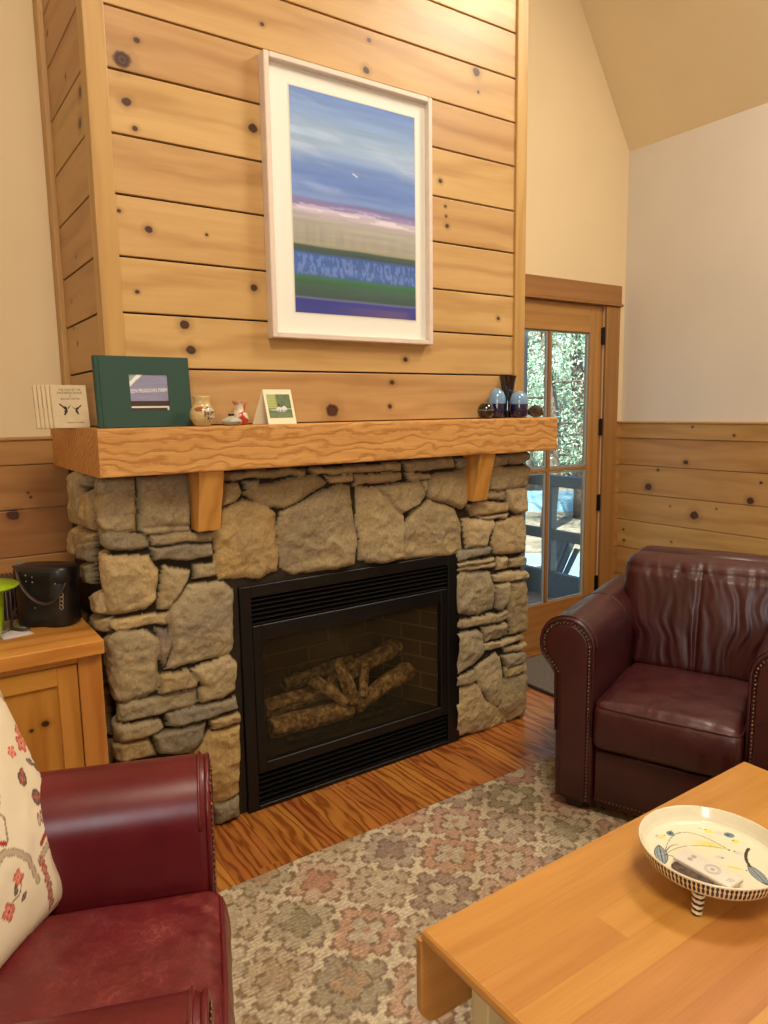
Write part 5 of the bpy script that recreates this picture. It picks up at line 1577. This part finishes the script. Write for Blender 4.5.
# drop leaves: hang along both long sides, lower corners rounded
R = .05; zb, zt = .222, .4235
for (ya_, yb_) in ((1.0595, 1.079), (.079, .0985)):
    mb = MB()
    x0_, x1_ = tx0 - .006, tx1
    poly = [(x0_ + R + R * math.cos(math.radians(180 + 90 * k / 8)), zb + R + R * math.sin(math.radians(180 + 90 * k / 8))) for k in range(9)] + \
           [(x1_ - R + R * math.cos(math.radians(270 + 90 * k / 8)), zb + R + R * math.sin(math.radians(270 + 90 * k / 8))) for k in range(9)] + [(x1_, zt), (x0_, zt)]
    mb.prism(poly, lambda p: (p[0], ya_, p[1]), lambda p: (p[0], yb_, p[1]), .005, 3)
    mb.build('drop_leaf', M['table'], tbl, smooth=True, auto=40)
mb = MB(); ax, bx_, ay, by = .87, 1.93, .17, .99
frame = [(ax + .03, bx_ - .03, by - .035, by - .015), (ax + .03, bx_ - .03, ay + .015, ay + .035)]
for a, b_, c_, d_ in frame: mb.box(a, b_, c_, d_, .33, TZ - TT - .0003, .002, 1)
mb.box(ax + .015, ax + .035, ay + .036, by - .036, .33, TZ - TT - .0003, .002, 1); mb.box(bx_ - .035, bx_ - .015, ay + .036, by - .036, .33, TZ - TT - .0003, .002, 1)
mb.build('apron', M['cream_paint'], tbl)
for lx in (ax, bx_ - .055):
    for ly in (ay, by - .055):
        mb = MB()
        mb.hexa([(lx + .010, ly + .010, ZG), (lx + .045, ly + .010, ZG), (lx + .045, ly + .045, ZG), (lx + .010, ly + .045, ZG),
                 (lx, ly, TZ - TT - .0004), (lx + .055, ly, TZ - TT - .0004), (lx + .055, ly + .055, TZ - TT - .0004), (lx, ly + .055, TZ - TT - .0004)], .003, 2)
        mb.build('leg', M['cream_paint'], tbl)

# ------------------------------------------------------------------ footed dish
DX, DY = 1.413, .805
dish = thing('footed_dish', 'shallow cream ceramic dish with black-dashed sides on striped feet, on the table', 'dish', (DX, DY, TZ))
DG = attr_mat('cream_glaze', rough=.2, coat=.5, noise=.03, nscale=60)
RZ = .532
def dishcol(a, z): return None
# outer wall with two rows of black dashes
na = 1320
prof_o = [(.060, .503), (.110, .503), (.130, .5040), (.1385, .5070), (.1440, .5130), (.1478, .5205), (.1506, .5290), (.1525, .5370), (.1538, .5415)]
P = np.array(prof_o); tt = np.linspace(0, len(P) - 1, 60); R_ = np.interp(tt, range(len(P)), P[:, 0]); Z_ = np.interp(tt, range(len(P)), P[:, 1])
aa = np.linspace(0, 2 * np.pi, na, endpoint=False)
A, ZZ = np.meshgrid(aa, np.arange(60) / 59.0)
c = np.ones(A.shape + (3,)) * S3(226, 212, 176)
hh = np.broadcast_to(tt[:, None] / (len(P) - 1), A.shape)
ph = np.mod(A * 108 / (2 * np.pi), 1)
jit = (fbm(np.floor(A * 108 / (2 * np.pi)), 0 * A, 3, 1) - .5) * .05
r1 = np.hypot((ph - .5) / .36, (hh - .86 - jit) / .105); r2 = np.hypot((ph - .5) / .33, (hh - .64 - jit) / .125)
c = np.where(((r1 < 1) | (r2 < 1))[..., None], S3(30, 24, 22), c)
co = np.stack([DX + R_[:, None] * np.cos(aa), DY + R_[:, None] * np.sin(aa), Z_[:, None] + 0 * aa], -1).reshape(-1, 3)
F = grid_faces(60, na, True)[:, ::-1].tolist(); F.append(list(range(na))[::-1])
mesh_np('outer_wall', co, F, DG, c.reshape(-1, 3), dish)
# inside with its sprig decoration
prof_i = [(.1538, .5416), (.1540, .5435), (.1525, .545), (.1505, .5442), (.148, .538), (.1425, .5235), (.1370, .5150), (.130, .5115), (.10, .5107), (.05, .5105), (.002, .5105)]
P = np.array(prof_i); seg = np.r_[0, np.cumsum(np.hypot(*np.diff(P, axis=0).T))]; tt = np.linspace(0, seg[-1], 110)
R_ = np.interp(tt, seg, P[:, 0]); Z_ = np.interp(tt, seg, P[:, 1]); nb = 420
ab = np.linspace(0, 2 * np.pi, nb, endpoint=False)
X_ = R_[:, None] * np.cos(ab); Y_ = R_[:, None] * np.sin(ab)
cc = np.ones(X_.shape + (3,)) * S3(236, 230, 204)
yel, blu, lil, ink, grn = S3(232, 220, 110), S3(96, 132, 148), S3(206, 200, 206), S3(44, 44, 46), S3(120, 140, 120)
def ell(cx, cy, rx, ry, an, col, soft=False):
    global cc
    dx, dy = X_ - cx, Y_ - cy; p = dx * math.cos(an) + dy * math.sin(an); q = -dx * math.sin(an) + dy * math.cos(an)
    d = np.hypot(p / rx, q / ry)
    if soft: w_ = np.clip(1.4 - d, 0, 1)[..., None] * .8; cc = cc * (1 - w_) + col * w_
    else: cc = np.where((d < 1)[..., None], col, cc)
def arcline(pts, w, col):
    global cc
    d = np.full(X_.shape, 9.0)
    for (a0, b0), (a1, b1) in zip(pts[:-1], pts[1:]):
        ddx, ddy = a1 - a0, b1 - b0; ll = ddx ** 2 + ddy ** 2 + 1e-12
        t_ = np.clip(((X_ - a0) * ddx + (Y_ - b0) * ddy) / ll, 0, 1); d = np.minimum(d, np.hypot(X_ - a0 - t_ * ddx, Y_ - b0 - t_ * ddy))
    cc = np.where((d < w)[..., None], col, cc)
def bez(a, b, c_, n=14): return [((1 - s) ** 2 * a[0] + 2 * s * (1 - s) * b[0] + s * s * c_[0], (1 - s) ** 2 * a[1] + 2 * s * (1 - s) * b[1] + s * s * c_[1]) for s in np.linspace(0, 1, n)]
def tipleaf(cx, cy, l, w, an, stemto=None):
    global cc
    dx, dy = X_ - cx, Y_ - cy; p = dx * math.cos(an) + dy * math.sin(an); q = -dx * math.sin(an) + dy * math.cos(an)
    wd = w * np.clip(1 - (p / l) ** 2, 0, 1) ** .9
    ins = np.abs(p) < l
    cc = np.where((ins & (np.abs(q) < wd))[..., None], S3(70, 82, 92), cc)
    cc = np.where((ins & (np.abs(q) < wd - .0022))[..., None], S3(150, 164, 172), cc)
    cc = np.where((ins & (np.abs(q) < .0012))[..., None], S3(50, 58, 66), cc)
    cc = np.where((ins & (np.abs(q) > wd * .45) & (np.abs(q) < wd * .62))[..., None], S3(96, 112, 122), cc)
DEC = [('e', .040, .031, .030, .012, 2.2, 'y', True), ('e', -.028, .115, .010, .008, 0, 'l', True), ('e', -.0213, .109, .0075, .0065, .3, 'y'), ('e', .0058, .1068, .0105, .0085, .2, 'b'), ('e', .0058, .1068, .004, .003, .2, 'k'),
 ('e', -.0275, .1195, .0018, .0018, 0, 'k'), ('e', -.0115, .1097, .0018, .0018, 0, 'k'), ('e', .0848, .0585, .011, .0075, -.9, 'y'), ('e', .0979, .0403, .011, .008, -.9, 'l', True), ('e', .1093, .0235, .0115, .010, -.9, 'b'), ('e', .107, .025, .0045, .003, -.9, 'k'),
 ('e', .0976, .0021, .009, .008, 0, 'y'), ('e', .0559, -.0073, .003, .003, 0, 'k'), ('e', .0611, -.0247, .010, .007, -.8, 'l', True), ('e', .0611, -.0170, .0022, .0022, 0, 'k'), ('e', .0146, -.0109, .011, .007, -.8, 'l', True), ('e', .0166, -.0150, .0022, .0022, 0, 'k'),
 ('e', .0861, .0682, .002, .002, 0, 'k'), ('e', .0976, .0061, .002, .002, 0, 'k'), ('e', .006, -.050, .016, .004, -1.0, 'y'), ('e', .0166, -.0692, .002, .002, 0, 'k'),
 ('a', (-.0753, .0655), (.075, .155), (.0562, -.0051), .0011, 'g'), ('a', (-.0753, .0655), (.01, .075), (.0562, -.0051), .0010, 'g'), ('a', (-.0753, .0655), (-.03, .085), (-.02, .070), .0010, 'k'), ('a', (-.01, .06), (.03, .03), (.0562, -.0051), .0010, 'y'),
 ('a', (.0861, .0682), (.080, .075), (.078, .082), .0008, 'k'), ('a', (.0058, .1068), (.012, .112), (.020, .112), .0008, 'k'),
 ('l', -.082, .070, .038, .0145, .735), ('l', .022, -.091, .036, .0135, -2.085), ('a', (.0955, -.031), (.060, -.036), (.0375, -.065), .0034, 'k'), ('a', (-.0753, .0655), (-.07, .06), (-.065, .05), .0012, 'k')]
for it in DEC:
    k = it[0]
    if k == 'e': ell(*it[1:6], {'y': yel, 'b': blu, 'l': lil, 'k': ink}[it[6]], it[7] if len(it) > 7 else False)
    elif k == 'a': arcline(bez(*it[1:4]), it[4], {'g': grn, 'k': ink, 'y': yel}[it[5]])
    elif k == 'l': tipleaf(*it[1:6])
co = np.stack([DX + X_, DY + Y_, Z_[:, None] + 0 * ab], -1).reshape(-1, 3)
F = grid_faces(110, nb, True)[:, ::-1].tolist(); F.append([(109) * nb + k for k in range(nb)])
mesh_np('inner_bowl', co, F, DG, cc.reshape(-1, 3), dish)
for fa in (199, 319, 79):
    a = math.radians(fa); fx, fy = DX + .124 * math.cos(a), DY + .124 * math.sin(a)
    n_ = 40; zz = np.linspace(0, 1, n_); rr_ = .0105 + .0045 * zz; rr_[0] = .007; rr_[1] = .0095
    an = np.linspace(0, 2 * np.pi, 24, endpoint=False)
    ox, oy = .014 * math.cos(a), .014 * math.sin(a)
    cx = fx - ox * zz; cy = fy - oy * zz
    co = np.stack([cx[:, None] + rr_[:, None] * np.cos(an), cy[:, None] + rr_[:, None] * np.sin(an), TZ + .0003 + (zz[:, None] * .0532) + 0 * an], -1).reshape(-1, 3)
    AA, ZZ = np.meshgrid(an, zz)
    st_ = np.sin(ZZ * 30 + 1.0 * np.sin(AA - a)) > .1
    c = np.where(st_[..., None], S3(30, 24, 22), S3(226, 212, 176))
    F = grid_faces(n_, 24, True)[:, ::-1].tolist(); F.append(list(range(24))[::-1])
    mesh_np('foot', co, F, DG, c.reshape(-1, 3), dish)

# remote control lying in the dish
rem = thing('remote_control', 'white remote control lying in the footed dish', 'remote control', (1.36, .78, .519))
M['white_plastic'] = plain('white_plastic', S(226, 220, 208), .4); M['grey_print'] = plain('grey_buttons', S(176, 168, 160), .5)
pch = MB()
rx, ry = DX - .092, DY - .014
bm = bmesh.new(); bmesh.ops.create_uvsphere(bm, u_segments=28, v_segments=10, radius=1)
for w in bm.verts: w.co = Vector((rx + math.copysign(abs(w.co.x) ** .6, w.co.x) * .026, ry + math.copysign(abs(w.co.y) ** .6, w.co.y) * .045, .5183 + math.copysign(abs(w.co.z) ** .7, w.co.z) * .0030))
pch.merge(bm, .5)
tag(pch.build('small_pouch', plain('brown_patterned_pouch', S(84, 66, 54), .6, noise=.7, nscale=90), smooth=True), 'small brown patterned pouch under the white remote in the dish', 'pouch')
RM = Matrix.Translation((DX - .064, DY - .028, .5217)) @ Matrix.Rotation(math.radians(0), 4, 'Z')
mb = MB(); mb.box(-.026, .026, -.065, .065, 0, .0075, .003, 3); place(mb, RM).build('body', M['white_plastic'], rem, smooth=True, auto=50)
mb = MB(); mb.box(-.0265, .0265, -.0655, .0655, -.0006, -.0001, .0002, 1); place(mb, RM).build('base_plate', plain('pale_plastic_base', S(206, 196, 184), .5), rem)
def ringm(r0, r1, cx, cy, z=.0076, n=40):
    mb = MB(); mb.lathe([(r0, 0), (r0, .0005), (r1, .0005), (r1, 0)], cx, cy, z, n, cap0=False, cap1=False); return mb
place(ringm(.0155, .0165, 0, -.012), RM).build('dial_ring', M['grey_print'], rem)
place(ringm(.0100, .0140, 0, -.012), RM).build('dial_ring', plain('pale_grey_dial', S(204, 198, 188), .5), rem)
place(ringm(.0002, .0045, 0, -.012), RM).build('centre_button', M['grey_print'], rem)
mb = MB(); mb.lathe([(.0002, 0), (.0055, 0), (.0055, .0005), (.0002, .0005)], -.006, .036, .0076, 24, cap0=False, cap1=False); place(mb, RM).build('power_button', M['grey_print'], rem)
mb = MB(); mb.lathe([(.0002, 0), (.0055, 0), (.0055, .0005), (.0002, .0005)], .008, .036, .0076, 24, cap0=False, cap1=False); place(mb, RM).build('mode_button', M['grey_print'], rem)
mb = MB()
for k in range(3): mb.box(-.012 + .002 * k, .004, -.050 - .004 * k, -.0485 - .004 * k, .0076, .0079, 0)
place(mb, RM).build('small_print', M['grey_print'], rem)


# ------------------------------------------------------------------ outdoors: deck, railing, yard
mb = MB()
y = 3.07
while y < 6.2:
    mb.box(1.5, 4.66, y, y + .135, -.16, -.12, .004, 1); y += .141
struct(mb.build('deck_floor', plain('weathered_deck', S(150, 128, 112), .8, noise=.2, nscale=8)))
rail = thing('deck_railing', 'grey painted deck railing with a solid kick board beyond the glazed door', 'railing', (4.6, 4.6, -.12))
mb = MB(); mb.box(4.585, 4.64, 3.2, 6.2, -.1195, .095, .003, 1); mb.build('kick_board', M['grey_paint'], rail)
mb = MB(); mb.box(4.57, 4.66, 3.2, 6.2, .835, .928, .004, 1); mb.build('top_rail', M['grey_paint'], rail)
mb = MB(); mb.box(4.59, 4.64, 3.2, 6.2, .376, .462, .004, 1); mb.build('middle_rail', M['grey_paint'], rail)
for py in (4.23, 5.95):
    mb = MB(); mb.box(4.58, 4.65, py - .05, py + .05, .0955, .3755, .003, 1); mb.box(4.58, 4.65, py - .05, py + .05, .4625, .8345, .003, 1); mb.build('post', M['grey_paint'], rail)
mb = MB(); mb.box(4.405, 4.52, 4.42, 4.53, -.1195, 2.30, .004, 1)
po = thing('porch_post', 'grey porch post seen at the left edge of the door glass', 'post', (4.46, 4.47, -.12)); mb.build('shaft', M['grey_paint'], po)
mb = MB(); mb.box(2.2, 4.70, 4.40, 4.55, 2.3005, 2.48, .004, 1); 
struct(mb.build('trim_5', M['grey_paint']))

m, nt, b = newmat('leaf_litter_ground')
tc = N(nt, 'ShaderNodeTexCoord'); n1 = N(nt, 'ShaderNodeTexNoise', i_Scale=5.0, i_Detail=8.0, i_Roughness=.75); L(nt, tc.outputs['Object'], n1.inputs['Vector'])
L(nt, ramp(nt, n1.outputs[0], [(.3, S(88, 84, 70)), (.5, S(144, 134, 116)), (.65, S(170, 162, 148)), (.8, S(206, 206, 204))]), b.inputs['Base Color']); setp(b, Roughness=.95)
nx, ny = 90, 70
gx, gy = np.meshgrid(np.linspace(-30, 60, nx), np.linspace(3.3, 60, ny), indexing='ij')
gz = -.8 + (fbm(gx * .3, gy * .3, 2, 3) - .5) * .10 - .12 + np.clip((gy - 24) * .09, 0, 4)
g = mesh_np('ground', np.stack([gx, gy, gz], -1).reshape(-1, 3), grid_faces(nx, ny), m); struct(g)
POND = plain('pale_blue_water', S(150, 198, 226), .25, noise=.08, nscale=1.2)
def blob(name, cx, cy, rx, ry, an, z, h, mat, seed):
    mb = MB(); ring = []
    for k in range(48):
        a = 2 * math.pi * k / 48; r = 1 + (float(fbm(math.cos(a) * 1.5 + 3, math.sin(a) * 1.5 + 3, seed, 3)) - .5) * .3
        x, y = rx * r * math.cos(a), ry * r * math.sin(a)
        ring.append((cx + x * math.cos(an) - y * math.sin(an), cy + x * math.sin(an) + y * math.cos(an)))
    mb.prism(ring, lambda p: (p[0], p[1], z - h), lambda p: (p[0], p[1], z)); return struct(mb.build(name, mat))
blob('pond_1', 8.0, 7.0, 2.6, .85, -.72, -.79, .3, POND, 2)
blob('pond_2', 13.6, 12.2, 5.2, 1.25, -.72, -.70, .4, POND, 5)

# slatted garden chair
def garden_chair(loc, rz):
    t = thing('garden_chair', 'grey slatted garden chair standing beyond the deck railing', 'garden chair', loc, rz)
    mt = plain('grey_chair_paint', S(96, 100, 100), .7, noise=.1); mt2 = plain('pale_chair_paint', S(196, 204, 204), .7)
    for k in range(6):
        x = -.25 + .086 * k; hgt = .98 - .02 * abs(k - 2.5) ** 2
        mb = MB(); mb.hexa([(x, .28, .34), (x + .075, .28, .34), (x + .075, .305, .34), (x, .305, .34), (x - .005, .56, hgt), (x + .08, .56, hgt), (x + .08, .585, hgt), (x - .005, .585, hgt)], .004, 1); mb.build('back_slat', mt, t, world=False)
    for k in range(5):
        mb = MB(); y = -.22 + .10 * k; z = .38 - .012 * k; mb.box(-.27, .27, y, y + .085, z, z + .02, .003, 1); mb.build('seat_slat', mt, t, world=False)
    for s in (-1, 1):
        mb = MB(); mb.box(s * .31 - .055, s * .31 + .055, -.30, .42, .555, .58, .006, 2); mb.build('arm', mt2, t, world=False)
        mb = MB(); mb.box(s * .30 - .03, s * .30 + .03, -.26, -.16, 0, .5545, .004, 1); mb.build('leg', mt2, t, world=False)
        mb = MB(); mb.hexa([(s * .30 - .03, .46, 0), (s * .30 + .03, .46, 0), (s * .30 + .03, .56, 0), (s * .30 - .03, .56, 0), (s * .30 - .03, -.18, .34), (s * .30 + .03, -.18, .34), (s * .30 + .03, -.18, .41), (s * .30 - .03, -.18, .41)], .003, 1); mb.build('leg', mt2, t, world=False)
garden_chair((5.74, 5.66, -.93), math.radians(-105))

# trees: trunk, limbs and thousands of small leaf sprays
def leafmat(name, c1, c2):
    m, nt, b = newmat(name)
    at = N(nt, 'ShaderNodeAttribute', attribute_name='rnd')
    L(nt, ramp(nt, at.outputs['Fac'], [(0, c1), (.75, c2), (1, S(196, 214, 190))]), b.inputs['Base Color']); setp(b, Roughness=.6)
    b.inputs['Transmission Weight'].default_value = 0
    return m
LFA = leafmat('pale_foliage', S(128, 166, 138), S(196, 216, 190)); LFB = leafmat('mid_foliage', S(108, 150, 126), S(176, 204, 178)); BARK = plain('bark', S(112, 100, 90), .9, noise=.3)
def tree(x, y, h, rad, low, nl, mat, label, seed, z0=-.93, leaf=.034):
    rs = np.random.default_rng(seed)
    t = thing('tree', label, 'tree', (x, y, z0), 0, 'trees beyond the deck')
    mb = MB()
    mb.tube([(x + .1 * math.sin(k + seed), y + .1 * math.cos(k * 1.3 + seed), z0 + h * k / 6) for k in range(7)], [.14 * (1 - k / 7.5) * h / 6 for k in range(7)], 10)
    tips = []
    for k in range(34):
        f = low + (1 - low) * (k + rs.random()) / 34
        z = z0 + h * f; a = rs.random() * 6.28; l = rad * (1.05 - .75 * f) * (.7 + .5 * rs.random())
        p0 = Vector((x, y, z)); p2 = p0 + Vector((math.cos(a) * l, math.sin(a) * l, -.18 * l)); p1 = p0.lerp(p2, .5) + Vector((0, 0, .10 * l))
        mb.tube([p0, p1, p2], [.03, .02, .006], 6); tips.append((p0, p1, p2))
    mb.build('trunk', BARK, t, smooth=True)
    V = np.zeros((nl * 4, 3)); 
    b_ = rs.integers(len(tips), size=nl); s = rs.random(nl) ** .6
    P0 = np.array([tips[i][0][:] for i in b_]); P1 = np.array([tips[i][1][:] for i in b_]); P2 = np.array([tips[i][2][:] for i in b_])
    s_ = s[:, None]; c = (1 - s_) ** 2 * P0 + 2 * s_ * (1 - s_) * P1 + s_ ** 2 * P2
    c += rs.normal(size=(nl, 3)) * np.array([.22, .22, .16]) * (rad / 2.2)
    d1 = rs.normal(size=(nl, 3)); d1 /= np.linalg.norm(d1, axis=1, keepdims=True); d2 = np.cross(d1, rs.normal(size=(nl, 3))); d2 /= np.linalg.norm(d2, axis=1, keepdims=True)
    sz = leaf * (.6 + .9 * rs.random(nl))[:, None]
    V[0::4] = c - d1 * sz; V[1::4] = c + d2 * sz * .38; V[2::4] = c + d1 * sz; V[3::4] = c - d2 * sz * .38
    o = mesh_np('foliage', V, np.arange(nl * 4).reshape(-1, 4), mat, None, t, smooth=False)
    a = o.data.attributes.new('rnd', 'FLOAT', 'FACE'); a.data.foreach_set('value', rs.random(nl).astype(np.float32))
tree(10.6, 9.8, 7.0, 2.6, .20, 13000, LFA, 'pale green tree standing nearest beyond the deck, seen through the door', 1)
tree(12.2, 10.4, 8.0, 2.6, .20, 13000, LFB, 'second nearest tree beyond the deck, its boughs at the right of the door glass', 2)
tree(14.5, 14.2, 9.0, 3.2, .12, 13000, LFA, 'taller pale tree behind the pond, filling the upper door glass', 3, leaf=.046)
tree(17.2, 15.2, 9.0, 3.2, .12, 13000, LFB, 'tall tree behind the pond at the right of the door glass', 4, leaf=.046)
tree(19.5, 19.5, 11.0, 4.2, .05, 12000, LFB, 'far tree at the back of the yard, behind the pond trees', 5, leaf=.07)
tree(23.5, 20.5, 11.0, 4.2, .05, 12000, LFA, 'farthest tree at the right of the yard behind the pond', 6, leaf=.07)

# ------------------------------------------------------------------ light
def area(name, loc, target, sx, sy, power, col):
    l = bpy.data.lights.new(name, 'AREA'); l.shape = 'RECTANGLE'; l.size = sx; l.size_y = sy; l.energy = power; l.color = col
    o = bpy.data.objects.new(name, l); C.objects.link(o); o.location = loc
    o.rotation_euler = (Vector(target) - Vector(loc)).to_track_quat('-Z', 'Y').to_euler()
    return o
area('ceiling_lamp_light', (3.2, 1.05, 3.95), (1.4, 1.2, .6), .75, .75, 70, (1.0, .90, .74))
area('warm_fill_light', (.4, -.4, 4.2), (.9, .9, 0), 1.0, 1.0, 85, (1.0, .86, .66))  # added warm fill from above, stands in for unseen room lamps
area('window_daylight', (-1.9, -2.3, 1.9), (2.2, 1.6, 1.0), 1.6, 1.5, 85, (.84, .92, 1.0))
sun = bpy.data.lights.new('sun', 'SUN'); sun.energy = 13; sun.angle = .02; sun.color = (1, .95, .86)
so = bpy.data.objects.new('sun', sun); C.objects.link(so); so.rotation_euler = (math.radians(42), 0, math.radians(-60))
w = bpy.data.worlds.new('World'); bpy.context.scene.world = w; w.use_nodes = True
nt = w.node_tree; bg = nt.nodes['Background']
sky = nt.nodes.new('ShaderNodeTexSky'); sky.sky_type = 'HOSEK_WILKIE'; sky.turbidity = 4; sky.sun_direction = (.3, -.5, .8)
nt.links.new(sky.outputs[0], bg.inputs[0]); bg.inputs[1].default_value = 5.5

# ------------------------------------------------------------------ camera
cam = bpy.data.cameras.new('camera'); cam.sensor_width = 36; cam.lens = 718.8 * 36 / 1024; cam.clip_start = .02; cam.clip_end = 200
co_ = bpy.data.objects.new('camera', cam); C.objects.link(co_)
co_.matrix_world = Matrix.Translation((0, 0, 1.5)) @ Matrix.Rotation(math.radians(-34.3571), 4, 'Z') @ Matrix.Rotation(math.radians(81.8746), 4, 'X') @ Matrix.Rotation(math.radians(-.8409), 4, 'Z')
sc = bpy.context.scene
sc.camera = co_
sc.view_settings.view_transform = 'Standard'; sc.view_settings.look = 'None'; sc.view_settings.gamma = 1; sc.view_settings.use_curve_mapping = False
sc.view_settings.exposure = 0.08
sc.cycles.use_denoising = True
sc.cycles.max_bounces = 10; sc.cycles.transparent_max_bounces = 16
